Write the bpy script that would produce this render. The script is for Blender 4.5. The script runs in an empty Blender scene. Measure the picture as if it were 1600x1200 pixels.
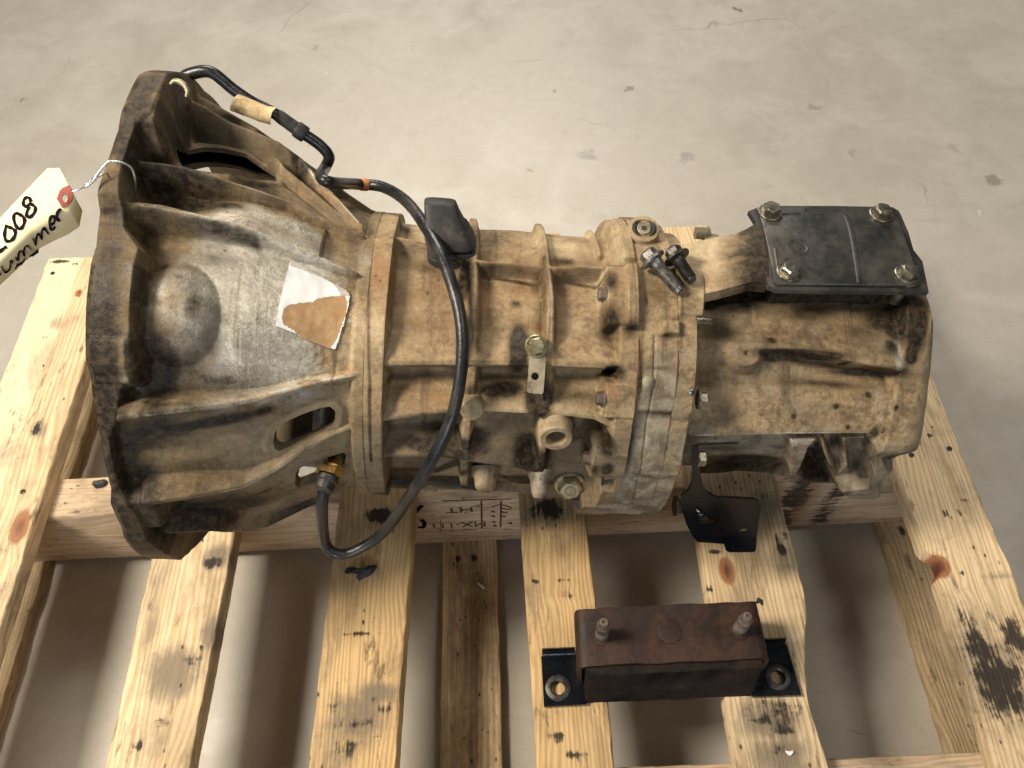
import bpy, math, random
import numpy as np
from mathutils import Vector, Matrix, noise as mnoise

random.seed(4)
RNG = np.random.default_rng(4)
scene = bpy.context.scene
COL = scene.collection

# ------------------------------------------------------------------ camera
F_PX = 1250.0
CAM_C = np.array([0.0, -0.446829, 0.850371])
CAM_R = np.array([0.99872667, -0.03358925, -0.0376405])
CAM_U = np.array([0.04882285, 0.83141705, 0.55349979])
CAM_F = np.array([-0.01270331, 0.55463272, -0.8319983])
cd = bpy.data.cameras.new('camera')
cam = bpy.data.objects.new('camera', cd)
COL.objects.link(cam)
mw = Matrix.Identity(4)
for i in range(3):
    mw[i][0] = CAM_R[i]; mw[i][1] = CAM_U[i]; mw[i][2] = -CAM_F[i]; mw[i][3] = CAM_C[i]
cam.matrix_world = mw
cd.sensor_fit = 'HORIZONTAL'; cd.sensor_width = 36.0
cd.lens = 36.0 * F_PX / 1600.0
cd.clip_start = 0.02; cd.clip_end = 200
scene.camera = cam

# ------------------------------------------------------------------ world, lamps, exposure
w = bpy.data.worlds.new('World'); scene.world = w; w.use_nodes = True
bg = w.node_tree.nodes['Background']
bg.inputs[0].default_value = (0.74, 0.86, 1.0, 1); bg.inputs[1].default_value = 0.07
def area(name, loc, aim, size, power, col, sy=None):
    l = bpy.data.lights.new(name, 'AREA'); l.energy = power; l.color = col
    l.shape = 'RECTANGLE'; l.size = size; l.size_y = sy or size
    o = bpy.data.objects.new(name, l); COL.objects.link(o); o.location = loc
    o.rotation_euler = (Vector(aim) - Vector(loc)).to_track_quat('-Z', 'Y').to_euler()
    return o
area('roof_lamp', (-1.02, -0.14, 1.55), (0.08, 0.0, 0.05), 0.42, 40, (1.0, 0.90, 0.75), 0.42)
area('high_bay_lamp', (1.45, -0.35, 2.8), (-0.1, 0.0, 0.1), 0.5, 13, (1.0, 0.92, 0.80), 0.5)
area('skylight_lamp', (-0.2, 3.2, 2.7), (0.15, 0.5, 0), 1.9, 108, (1.0, 0.93, 0.83), 1.2)
area('doorway_lamp', (-0.6, -3.4, 1.40), (0, 0, 0.1), 1.6, 38, (0.82, 0.90, 1.0), 0.7)
vs = scene.view_settings
vs.view_transform = 'Standard'; vs.look = 'None'; vs.exposure = 0.08; vs.gamma = 1.0
vs.use_curve_mapping = False
try:
    scene.cycles.use_denoising = True
except Exception:
    pass

# ------------------------------------------------------------------ frames
GC = np.array([-.33033, .04648, .22264])
ga, gb_ = .12014, -.04088
GN = np.array([np.cos(gb_) * np.cos(ga), np.sin(gb_) * np.cos(ga), -np.sin(ga)])
GH = np.array([-np.sin(gb_), np.cos(gb_), 0.0])
GV = np.cross(GN, GH)
GM = np.array([GN, GH, GV])

def ray(px, py):
    return CAM_C, CAM_F + CAM_R * (px - 800) / F_PX - CAM_U * (py - 600) / F_PX
def at(px, py, z=0.0):
    c, d = ray(px, py); t = (z - c[2]) / d[2]
    return c + t * d
def lray(px, py):
    c, d = ray(px, py)
    return GM @ (c - GC), GM @ (d / np.linalg.norm(d))
def P(px, py, r):
    """point of the gearbox frame seen at a photo position, r metres from its axis"""
    o, d = lray(px, py)
    A = d[1] ** 2 + d[2] ** 2; B = o[1] * d[1] + o[2] * d[2]; Cc = o[1] ** 2 + o[2] ** 2 - r * r
    D = max(B * B - A * Cc, 0.0)
    return o + d * ((-B - math.sqrt(D)) / A)
def PV(px, py, v):
    o, d = lray(px, py); t = (v - o[2]) / d[2]
    return o + t * d
def st(p):
    th = math.degrees(math.atan2(p[2], p[1]))
    if th < 15: th += 360
    return p[0], th
def PS(px, py, rf):
    """(s, theta, r) with r a number or a function of s"""
    r = rf if not callable(rf) else rf(0.1)
    for _ in range(4):
        s, th = st(P(px, py, r))
        if callable(rf): r = float(rf(s))
    return s, th, r
def cart(s, th, r):
    t = math.radians(th)
    return np.array([s, r * math.cos(t), r * math.sin(t)])
def radial(th):
    t = math.radians(th); return np.array([0, math.cos(t), math.sin(t)])

# ------------------------------------------------------------------ node helpers
class NT:
    def __init__(s, name):
        s.m = bpy.data.materials.new(name); s.m.use_nodes = True
        s.t = s.m.node_tree; s.t.nodes.clear()
        s.out = s.t.nodes.new('ShaderNodeOutputMaterial')
        s.b = s.t.nodes.new('ShaderNodeBsdfPrincipled')
        s.t.links.new(s.b.outputs[0], s.out.inputs[0])
    def put(s, sock, val):
        if hasattr(val, 'is_linked') or isinstance(val, bpy.types.NodeSocket): s.t.links.new(val, sock)
        elif isinstance(val, (tuple, list)):
            val = tuple(val)
            sock.default_value = val + (1.0,) if (sock.type == 'RGBA' and len(val) == 3) else val
        else: sock.default_value = val
    def n(s, typ, **kw):
        nd = s.t.nodes.new(typ)
        for k, v in kw.items(): setattr(nd, k, v)
        return nd
    def obj(s): return s.n('ShaderNodeTexCoord').outputs['Object']
    def mapv(s, vec, scale=(1, 1, 1), loc=(0, 0, 0), rot=(0, 0, 0)):
        nd = s.n('ShaderNodeMapping'); s.put(nd.inputs[0], vec)
        nd.inputs['Scale'].default_value = scale; nd.inputs['Location'].default_value = loc
        nd.inputs['Rotation'].default_value = rot
        return nd.outputs[0]
    def noise(s, vec, scale, det=4, rough=.55, dist=0.0):
        nd = s.n('ShaderNodeTexNoise'); s.put(nd.inputs['Vector'], vec)
        nd.inputs['Scale'].default_value = scale; nd.inputs['Detail'].default_value = det
        nd.inputs['Roughness'].default_value = rough; nd.inputs['Distortion'].default_value = dist
        return nd.outputs[0]
    def math(s, op, a, b=0.0, c=None, clamp=False):
        nd = s.n('ShaderNodeMath', operation=op); nd.use_clamp = clamp
        s.put(nd.inputs[0], a); s.put(nd.inputs[1], b)
        if c is not None: s.put(nd.inputs[2], c)
        return nd.outputs[0]
    def rng(s, v, a, b, c=0.0, d=1.0, smooth=True):
        nd = s.n('ShaderNodeMapRange'); nd.interpolation_type = 'SMOOTHSTEP' if smooth else 'LINEAR'
        s.put(nd.inputs[0], v)
        for i, x in zip((1, 2, 3, 4), (a, b, c, d)): nd.inputs[i].default_value = x
        return nd.outputs[0]
    def mix(s, f, a, b, mode='MIX'):
        nd = s.n('ShaderNodeMix', data_type='RGBA', blend_type=mode)
        s.put(nd.inputs[0], f); s.put(nd.inputs[6], a); s.put(nd.inputs[7], b)
        return nd.outputs[2]
    def fmix(s, f, a, b):
        nd = s.n('ShaderNodeMix', data_type='FLOAT')
        s.put(nd.inputs[0], f); s.put(nd.inputs[2], a); s.put(nd.inputs[3], b)
        return nd.outputs[0]
    def attr(s, name):
        return s.n('ShaderNodeAttribute', attribute_name=name).outputs['Fac']
    def bump(s, hgt, dist, strength=1.0, normal=None):
        nd = s.n('ShaderNodeBump'); s.put(nd.inputs['Height'], hgt)
        nd.inputs['Distance'].default_value = dist; nd.inputs['Strength'].default_value = strength
        if normal is not None: s.put(nd.inputs['Normal'], normal)
        return nd.outputs[0]
    def set(s, **kw):
        for k, v in kw.items(): s.put(s.b.inputs[k.replace('_', ' ')], v)
        return s.m

MAT = {}
def cast_material():
    n = NT('cast_aluminium'); c = n.obj()
    big = n.noise(c, 9, 5, .6, .3); mid = n.noise(c, 38, 6, .65, .4); fine = n.noise(c, 170, 5, .6)
    vfine = n.noise(c, 620, 3, .6); patch = n.noise(n.mapv(c, loc=(3, 1, 7)), 20, 6, .62, .5)
    smear = n.noise(n.mapv(c, scale=(8, 40, 40), loc=(2, 5, 1)), 1.6, 5, .6, .6)
    dust = n.mix(n.rng(n.math('ADD', n.math('MULTIPLY', mid, .6), n.math('MULTIPLY', fine, .4)), .36, .64),
                 (.165, .108, .054), (.41, .292, .158))
    dust = n.mix(n.rng(big, .5, .68), dust, (.51, .395, .24))
    dust = n.mix(n.math('MULTIPLY', n.rng(n.math('ADD', patch, n.math('MULTIPLY', n.attr('rust'), .45)), .62, .92), .7), dust, (.36, .185, .08))
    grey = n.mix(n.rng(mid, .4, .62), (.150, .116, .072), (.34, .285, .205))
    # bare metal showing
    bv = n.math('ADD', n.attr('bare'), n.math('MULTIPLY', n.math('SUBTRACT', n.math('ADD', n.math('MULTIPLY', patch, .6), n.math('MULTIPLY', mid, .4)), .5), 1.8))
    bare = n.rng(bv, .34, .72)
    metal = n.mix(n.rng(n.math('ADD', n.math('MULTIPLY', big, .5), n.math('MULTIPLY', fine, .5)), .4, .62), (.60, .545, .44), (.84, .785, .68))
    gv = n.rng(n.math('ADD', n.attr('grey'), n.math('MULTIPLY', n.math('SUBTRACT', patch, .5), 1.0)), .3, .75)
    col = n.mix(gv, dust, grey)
    col = n.mix(bare, col, metal)
    # thin run marks round the casing
    run = n.noise(n.mapv(c, scale=(95, 5, 5), loc=(1, 4, 2)), 1.0, 5, .62, .25)
    runm = n.math('MULTIPLY', n.rng(run, .53, .68), n.rng(n.noise(n.mapv(c, loc=(6, 6, 1)), 12, 4, .6), .42, .6))
    col = n.mix(n.math('MULTIPLY', runm, .62), col, (.075, .050, .026))
    # oil and grime
    brk = n.math('ADD', n.math('MULTIPLY', mid, .34), n.math('ADD', n.math('MULTIPLY', fine, .26), n.math('ADD', n.math('MULTIPLY', smear, .2), n.math('MULTIPLY', patch, .2))))
    ov = n.math('ADD', n.math('MULTIPLY', n.attr('oil'), 1.4), n.math('MULTIPLY', n.math('SUBTRACT', brk, .5), 3.0))
    film = n.rng(ov, .0, .50); oil = n.rng(ov, .40, .78)
    grime = n.mix(n.rng(fine, .4, .6), (.012, .009, .006), (.045, .032, .018))
    col = n.mix(n.math('MULTIPLY', film, .62), col, n.mix(n.rng(fine, .42, .6), (.070, .046, .022), (.12, .082, .042)))
    col = n.mix(n.math('MULTIPLY', oil, .95), col, grime)
    # pits and specks
    vor = n.n('ShaderNodeTexVoronoi'); n.put(vor.inputs['Vector'], c); vor.inputs['Scale'].default_value = 95
    speck = n.math('MULTIPLY', n.rng(vor.outputs['Distance'], .10, .22, 1, 0), n.rng(patch, .54, .66))
    col = n.mix(n.math('MULTIPLY', speck, .7), col, (.05, .032, .018))
    col = n.mix(n.math('MULTIPLY', n.rng(vfine, .58, .75), .35), col, (.12, .08, .045))
    grain = n.math('MULTIPLY', n.rng(vfine, .34, .66, .82, 1.14, False), n.rng(fine, .34, .66, .84, 1.12, False))
    gc_ = n.n('ShaderNodeCombineColor'); [n.put(gc_.inputs[i], grain) for i in range(3)]
    col = n.mix(1.0, col, gc_.outputs[0], 'MULTIPLY')
    hgt = n.math('ADD', n.math('MULTIPLY', vfine, .5), n.math('ADD', n.math('MULTIPLY', fine, .9), n.math('MULTIPLY', mid, 1.2)))
    nb = n.bump(hgt, .0012, .55)
    rough = n.fmix(bare, .80, .35); rough = n.fmix(oil, rough, .52)
    rough = n.math('ADD', rough, n.math('MULTIPLY', n.math('SUBTRACT', fine, .5), .25))
    metf = n.math('MULTIPLY', bare, n.math('SUBTRACT', .42, n.math('MULTIPLY', oil, .5)), clamp=True)
    n.set(Base_Color=col, Roughness=rough, Metallic=metf, Normal=nb, Specular_IOR_Level=n.fmix(film, .5, .22))
    return n.m
MAT['cast'] = cast_material()

def simple(name, c1, c2, rough=.5, metal=0.0, scale=60, bump=.0006, dirt=None, spec=None, rv=.2):
    n = NT(name); c = n.obj()
    a = n.noise(c, scale, 5, .6, .3); b = n.noise(c, scale * 5, 4, .6)
    col = n.mix(n.rng(n.math('ADD', n.math('MULTIPLY', a, .65), n.math('MULTIPLY', b, .35)), .38, .62), c1, c2)
    if dirt:
        col = n.mix(n.math('MULTIPLY', n.rng(n.noise(n.mapv(c, loc=(4, 2, 9)), scale * .45, 6, .68, .5), .50, .66), dirt[1]), col, dirt[0])
    r = n.math('ADD', rough, n.math('MULTIPLY', n.math('SUBTRACT', a, .5), rv * 2), clamp=True)
    n.set(Base_Color=col, Roughness=r, Metallic=metal, Normal=n.bump(n.math('ADD', a, b), bump, .6))
    if spec is not None: n.b.inputs['Specular IOR Level'].default_value = spec
    MAT[name] = n.m
    return n.m
simple('black_rubber', (.012, .012, .012), (.030, .028, .026), .62, 0, 40, .0005, ((.10, .085, .06), .35))
simple('pad_rubber', (.020, .020, .019), (.050, .047, .041), .38, 0, 26, .0006, ((.12, .105, .075), .55))
simple('hose_black', (.008, .009, .010), (.018, .019, .021), .32, 0, 60, .0006, ((.085, .07, .05), .32))
simple('painted_black', (.003, .0035, .005), (.007, .008, .011), .20, 0, 40, .0003, ((.02, .016, .012), .2), .28)
simple('brass', (.42, .25, .07), (.62, .42, .15), .34, .85, 120, .0004, ((.06, .04, .02), .7))
simple('zinc', (.42, .35, .20), (.62, .55, .36), .32, .85, 120, .0003, ((.14, .10, .05), .6))
simple('steel', (.20, .19, .17), (.40, .385, .36), .36, .85, 160, .0004, ((.06, .048, .03), .6))
simple('dark_steel', (.045, .042, .038), (.11, .10, .09), .42, .7, 120, .0004, ((.03, .02, .015), .5))
simple('plated_bolt', (.20, .18, .14), (.38, .35, .28), .34, .9, 130, .0003, ((.10, .075, .04), .6))
simple('rusty_steel', (.018, .008, .005), (.060, .023, .011), .62, .15, 34, .0008, ((.020, .012, .008), .85))
simple('rust_edge', (.10, .075, .06), (.20, .15, .12), .6, .3, 60, .0008, ((.07, .028, .012), .8))
simple('block_rubber', (.010, .008, .007), (.026, .020, .017), .85, 0, 30, .0009, ((.050, .026, .015), .6), .15)
simple('strap_zinc', (.22, .19, .13), (.38, .33, .22), .5, .4, 60, .0005, ((.09, .06, .03), .7))
simple('sealant', (.15, .026, .018), (.26, .065, .042), .7, 0, 90, .0006, ((.12, .07, .04), .85))
simple('manila', (.82, .68, .38), (.87, .74, .45), .75, 0, 12, .0002)
simple('card', (.55, .40, .20), (.72, .55, .31), .85, 0, 45, .0006, ((.08, .055, .03), .85))
simple('eyelet', (.24, .045, .035), (.30, .06, .045), .75, 0, 40, .0003)
simple('ink', (.008, .006, .008), (.012, .009, .012), .9, 0, 40, .0, None, .05)
simple('stamp_ink', (.050, .018, .014), (.10, .038, .030), .8, 0, 160, .0, ((.30, .17, .10), .5))
simple('white_label', (.86, .86, .84), (.90, .90, .89), .45, 0, 18, .0002)
simple('clear_film', (.50, .46, .40), (.62, .58, .52), .25, 0, 60, .0006)
simple('label_residue', (.40, .235, .11), (.52, .33, .165), .85, 0, 40, .0006, ((.16, .10, .055), .5))
simple('tie_wire', (.60, .60, .58), (.80, .80, .79), .28, .8, 200, .0002)
simple('orange_band', (.50, .20, .06), (.62, .30, .12), .6, 0, 90, .0004)
simple('grease', (.010, .009, .009), (.035, .032, .030), .35, 0, 90, .002)
simple('chip_white', (.75, .74, .70), (.85, .84, .80), .6, 0, 60, .0005)
simple('inner_metal', (.30, .28, .25), (.46, .44, .41), .5, .5, 30, .0008, ((.09, .07, .05), .5))

# ------------------------------------------------------------------ mesh helpers
def new_obj(name, verts, faces, mat, parent=None, angle=38, attrs=None):
    me = bpy.data.meshes.new(name)
    me.from_pydata([tuple(v) for v in verts], [], [tuple(f) for f in faces])
    return finish(me, name, mat, parent, angle, attrs)
def finish(me, name, mat, parent, angle, attrs=None):
    me.validate(); me.update()
    for p_ in (mat if isinstance(mat, list) else [mat]): me.materials.append(MAT[p_])
    me.polygons.foreach_set('use_smooth', [True] * len(me.polygons))
    if angle is not None: me.set_sharp_from_angle(angle=math.radians(angle))
    if attrs:
        for k, a in attrs.items():
            at_ = me.attributes.new(k, 'FLOAT', 'POINT'); at_.data.foreach_set('value', np.asarray(a, dtype=np.float32))
    o = bpy.data.objects.new(name, me); COL.objects.link(o)
    if parent is not None: o.parent = parent
    return o
def basis(d):
    d = np.asarray(d, float); d = d / np.linalg.norm(d)
    a = np.array([0, 0, 1.0]) if abs(d[2]) < .9 else np.array([1.0, 0, 0])
    u = np.cross(a, d); u /= np.linalg.norm(u)
    return d, u, np.cross(d, u)
class MB:
    def __init__(s): s.v = []; s.f = []
    def add(s, vs_, fs_):
        k = len(s.v); s.v += [np.asarray(x, float) for x in vs_]; s.f += [tuple(i + k for i in f) for f in fs_]
        return s
    def lathe(s, o, d, prof, n=20, ph=0.0, cap=True):
        d, u, w_ = basis(d); o = np.asarray(o, float); vs_ = []; fs_ = []
        m = len(prof)
        for r, h in prof:
            for i in range(n):
                a = 2 * math.pi * i / n + ph
                vs_.append(o + d * h + (u * math.cos(a) + w_ * math.sin(a)) * max(r, 1e-5))
        for j in range(m - 1):
            for i in range(n):
                i2 = (i + 1) % n
                fs_.append((j * n + i, j * n + i2, (j + 1) * n + i2, (j + 1) * n + i))
        if cap: fs_.append(tuple(range(n - 1, -1, -1))); fs_.append(tuple((m - 1) * n + i for i in range(n)))
        return s.add(vs_, fs_)
    def hexhead(s, o, d, r, h, washer=0.0, wt=.0015, ph=0.0):
        if washer: s.lathe(o, d, [(washer, 0), (washer, wt * .7), (washer * .93, wt)], 24)
        d0 = np.asarray(d, float) / np.linalg.norm(d)
        o2 = np.asarray(o, float) + d0 * (wt * .9 if washer else 0)
        s.lathe(o2, d, [(r, 0), (r, h * .82), (r * .86, h)], 6, ph)
        s.lathe(o2 + d0 * (h * .985), d, [(r * .80, 0), (r * .74, h * .06), (r * .3, h * .07)], 16)
        return s
    def tube(s, pts, r, n=12, cap=True):
        pts = [np.asarray(p, float) for p in pts]; rs = r if hasattr(r, '__len__') else [r] * len(pts)
        vs_ = []; fs_ = []; prev = None
        for i, p in enumerate(pts):
            t = pts[min(i + 1, len(pts) - 1)] - pts[max(i - 1, 0)]; t /= np.linalg.norm(t) + 1e-12
            if prev is None: _, u, w_ = basis(t)
            else:
                u = prev - t * (prev @ t); u /= np.linalg.norm(u); w_ = np.cross(t, u)
            prev = u
            for k in range(n):
                a = 2 * math.pi * k / n
                vs_.append(p + (u * math.cos(a) + w_ * math.sin(a)) * rs[i])
        for i in range(len(pts) - 1):
            for k in range(n):
                k2 = (k + 1) % n
                fs_.append((i * n + k, i * n + k2, (i + 1) * n + k2, (i + 1) * n + k))
        if cap:
            fs_.append(tuple(range(n - 1, -1, -1))); fs_.append(tuple((len(pts) - 1) * n + k for k in range(n)))
        return s.add(vs_, fs_)
    def prism(s, poly, nrm, th, bev=.0):
        """poly: top outline (3-D, counter-clockwise seen from the tip of nrm), th: thickness below"""
        poly = [np.asarray(p, float) for p in poly]; nrm = np.asarray(nrm, float); nrm = nrm / np.linalg.norm(nrm); n = len(poly)
        ar = sum(np.cross(poly[i] - poly[0], poly[(i + 1) % n] - poly[0]) for i in range(n)) @ nrm
        if ar < 0: poly = poly[::-1]
        rings = []
        if bev > 0:
            ins = []
            for i in range(n):
                a = poly[i] - poly[i - 1]; b = poly[(i + 1) % n] - poly[i]
                a /= np.linalg.norm(a) + 1e-12; b /= np.linalg.norm(b) + 1e-12
                m = np.cross(nrm, a) + np.cross(nrm, b); l = np.linalg.norm(m)
                ins.append(poly[i] + m / (l + 1e-9) * bev * min(1.6, 2 / (l + 1e-6)))
            rings = [ins, [p - nrm * bev * .35 + (q - p) * .35 for p, q in zip(poly, ins)], [p - nrm * bev for p in poly], [p - nrm * th for p in poly]]
        else: rings = [poly, [p - nrm * th for p in poly]]
        vs_ = [p for r in rings for p in r]; fs_ = [tuple(range(n))]
        for j in range(len(rings) - 1):
            for i in range(n):
                i2 = (i + 1) % n
                fs_.append((j * n + i, (j + 1) * n + i, (j + 1) * n + i2, j * n + i2))
        k = (len(rings) - 1) * n
        fs_.append(tuple(k + i for i in range(n - 1, -1, -1)))
        return s.add(vs_, fs_)
    def ringplate(s, outer, c, ax, ay, nrm, th, n=36):
        """plate of thickness th with one elliptical hole; outer is star shaped about the hole centre"""
        c = np.asarray(c, float); nrm = np.asarray(nrm, float); nrm = nrm / np.linalg.norm(nrm)
        e1 = ax / np.linalg.norm(ax); e2 = np.cross(nrm, e1)
        q = [((np.asarray(p) - c) @ e1, (np.asarray(p) - c) @ e2, (np.asarray(p) - c) @ nrm) for p in outer]
        angs = sorted(set([round(math.atan2(b, a), 5) for a, b, _ in q] + [round(-math.pi + 2 * math.pi * i / n, 5) for i in range(n)]))
        hx = (ax @ e1, ax @ e2); hy = (ay @ e1, ay @ e2); V = []; m = len(angs)
        det = hx[0] * hy[1] - hx[1] * hy[0]
        for a in angs:
            dx, dy = math.cos(a), math.sin(a); best = None
            for i in range(len(q)):
                x1, y1, z1 = q[i]; x2, y2, z2 = q[(i + 1) % len(q)]; den = dx * (y2 - y1) - dy * (x2 - x1)
                if abs(den) < 1e-15: continue
                t = (x1 * (y2 - y1) - y1 * (x2 - x1)) / den; u = (x1 * dy - y1 * dx) / den
                if t > 0 and -1e-4 <= u <= 1 + 1e-4 and (best is None or t > best[0]): best = (t, z1 + (z2 - z1) * u)
            ia = (dx * hy[1] - dy * hy[0]) / det; ib = (hx[0] * dy - hx[1] * dx) / det; ri = 1 / math.hypot(ia, ib)
            V.append((c + (e1 * dx + e2 * dy) * ri, c + (e1 * dx + e2 * dy) * best[0] + nrm * best[1]))
        vs_ = [v[0] for v in V] + [v[1] for v in V] + [v[0] - nrm * th for v in V] + [v[1] - nrm * th for v in V]; fs_ = []
        for i in range(m):
            k = (i + 1) % m
            fs_ += [(i, m + i, m + k, k), (2 * m + k, 3 * m + k, 3 * m + i, 2 * m + i), (m + i, 3 * m + i, 3 * m + k, m + k), (k, 2 * m + k, 2 * m + i, i)]
        return s.add(vs_, fs_)
    def box(s, c, sz, ax=None, bev=.0015):
        c = np.asarray(c, float); X, Y, Z = (np.eye(3) if ax is None else ax); a, b, h = np.asarray(sz) / 2
        top = [c + X * x * a + Y * y * b + Z * h for x, y in ((-1, -1), (1, -1), (1, 1), (-1, 1))]
        return s.prism(top, Z, 2 * h, bev)
    def build(s, name, mat, parent=None, angle=38, off=None):
        v = s.v if off is None else [p - np.asarray(off, float) for p in s.v]
        return new_obj(name, v, s.f, mat, parent, angle)
def spline(pts, per=8):
    pts = [np.asarray(p, float) for p in pts]; out = []
    Q = [2 * pts[0] - pts[1]] + pts + [2 * pts[-1] - pts[-2]]
    for i in range(1, len(Q) - 2):
        a, b, c, d = Q[i - 1], Q[i], Q[i + 1], Q[i + 2]
        for k in range(per):
            t = k / per
            out.append(.5 * ((2 * b) + (-a + c) * t + (2 * a - 5 * b + 4 * c - d) * t * t + (-a + 3 * b - 3 * c + d) * t ** 3))
    out.append(pts[-1]); return out
def empty(name, loc, label, cat, group=None, matrix=None):
    o = bpy.data.objects.new(name, None); COL.objects.link(o); o.empty_display_size = .05
    if matrix is not None: o.matrix_world = matrix
    else: o.location = loc
    o['label'] = label; o['category'] = cat
    if group: o['group'] = group
    return o
def copy_part(o, parent, loc=None, rot=None):
    c = o.copy(); COL.objects.link(c); c.parent = parent
    if loc is not None: c.location = loc
    return c

ZF = -.172          # floor level (deck top is z = 0)
TD = .0226          # deck board thickness
HS = .129           # stringer height

# ------------------------------------------------------------------ concrete floor
def floor_material():
    n = NT('concrete'); c = n.obj()
    big = n.noise(c, 1.6, 5, .6, .4); mid = n.noise(c, 7, 6, .65, .5); sm = n.noise(c, 34, 5, .65); fine = n.noise(c, 260, 4, .6)
    v = n.math('ADD', n.math('MULTIPLY', big, .35), n.math('ADD', n.math('MULTIPLY', mid, .45), n.math('MULTIPLY', sm, .2)))
    col = n.mix(n.rng(v, .36, .64), (.392, .356, .300), (.475, .438, .378))
    col = n.mix(n.math('MULTIPLY', n.rng(n.noise(n.mapv(c, loc=(5, 3, 0)), 4.5, 6, .66, .8), .54, .68), .35), col, (.51, .48, .425))
    col = n.mix(n.math('MULTIPLY', n.rng(n.noise(n.mapv(c, loc=(1, 8, 0)), 11, 6, .7, .8), .56, .70), .30), col, (.325, .292, .245))
    scr = n.noise(n.mapv(c, scale=(3, 26, 1), rot=(0, 0, .5)), 2.2, 6, .7, .3)
    col = n.mix(n.math('MULTIPLY', n.rng(scr, .60, .72), .35), col, (.29, .255, .21))
    col = n.mix(n.math('MULTIPLY', n.rng(fine, .56, .70), .38), col, (.26, .225, .18))
    grit = n.noise(c, 620, 3, .6); col = n.mix(n.math('MULTIPLY', n.rng(grit, .60, .72), .35), col, (.56, .52, .46))
    # hairline cracks
    vor = n.n('ShaderNodeTexVoronoi', feature='DISTANCE_TO_EDGE')
    wob = n.n('ShaderNodeMix', data_type='VECTOR'); wob.inputs[0].default_value = .07
    nz = n.n('ShaderNodeTexNoise'); n.put(nz.inputs['Vector'], c); nz.inputs['Scale'].default_value = 9; nz.inputs['Detail'].default_value = 5
    n.put(wob.inputs[4], c); n.put(wob.inputs[5], nz.outputs['Color'])
    n.put(vor.inputs['Vector'], wob.outputs[1]); vor.inputs['Scale'].default_value = 3.4
    crack = n.math('MULTIPLY', n.rng(vor.outputs['Distance'], .0015, .005, 1, 0), n.rng(n.noise(n.mapv(c, loc=(2, 2, 5)), 3.3, 3), .55, .68))
    col = n.mix(n.math('MULTIPLY', crack, .6), col, (.15, .125, .10))
    # separate stains: (px, py, radius, colour)
    wn = n.n('ShaderNodeTexNoise'); n.put(wn.inputs['Vector'], c); wn.inputs['Scale'].default_value = 42; wn.inputs['Detail'].default_value = 4
    off = n.n('ShaderNodeVectorMath', operation='MULTIPLY_ADD'); n.put(off.inputs[0], wn.outputs['Color'])
    off.inputs[1].default_value = (.045, .045, 0); off.inputs[2].default_value = (-.0225, -.0225, 0)
    cw = n.n('ShaderNodeVectorMath', operation='ADD'); n.put(cw.inputs[0], c); n.put(cw.inputs[1], off.outputs[0])
    for px, py, r, cc, f in ((918, 243, .016, (.20, .19, .185), .75), (1072, 246, .013, (.21, .20, .195), .65), (1552, 280, .015, (.17, .155, .12), .8),
                             (980, 138, .007, (.14, .12, .09), .9), (1272, 168, .008, (.22, .19, .15), .6), (868, 142, .005, (.16, .13, .10), .8),
                             (1152, 15, .006, (.10, .08, .07), .9), (827, 264, .005, (.38, .17, .08), .8),
                             (495, 73, .008, (.22, .20, .17), .6), (1490, 229, .010, (.27, .24, .19), .6),
                             (160, 388, .004, (.10, .09, .08), .8),
                             (37, 156, .004, (.14, .12, .1), .7), (1330, 240, .008, (.25, .22, .18), .5), (1530, 330, .004, (.60, .56, .5), .8), (508, 113, .004, (.55, .5, .45), .8)):
        p = at(px, py, ZF)
        dd = n.n('ShaderNodeVectorMath', operation='DISTANCE'); n.put(dd.inputs[0], cw.outputs[0]); dd.inputs[1].default_value = (p[0], p[1], 0)
        col = n.mix(n.math('MULTIPLY', n.rng(dd.outputs['Value'], r * .6, r * 1.35, 1, 0), f * .8), col, cc)
    rough = n.math('ADD', .42, n.math('MULTIPLY', n.math('SUBTRACT', mid, .5), .6))
    n.set(Base_Color=col, Roughness=rough, Normal=n.bump(n.math('ADD', n.math('MULTIPLY', sm, .6), n.math('MULTIPLY', fine, .25)), .0016, .35))
    n.b.inputs['Specular IOR Level'].default_value = .45
    return n.m
MAT['concrete'] = floor_material()
fl = new_obj('concrete_floor', [(-9, -8, 0), (9, -8, 0), (9, 14, 0), (-9, 14, 0)], [(0, 1, 2, 3)], 'concrete')
fl.location.z = ZF
fl['kind'] = 'structure'
fl['label'] = 'pale grey beige concrete floor with stains and hairline cracks under the pallet'

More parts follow.
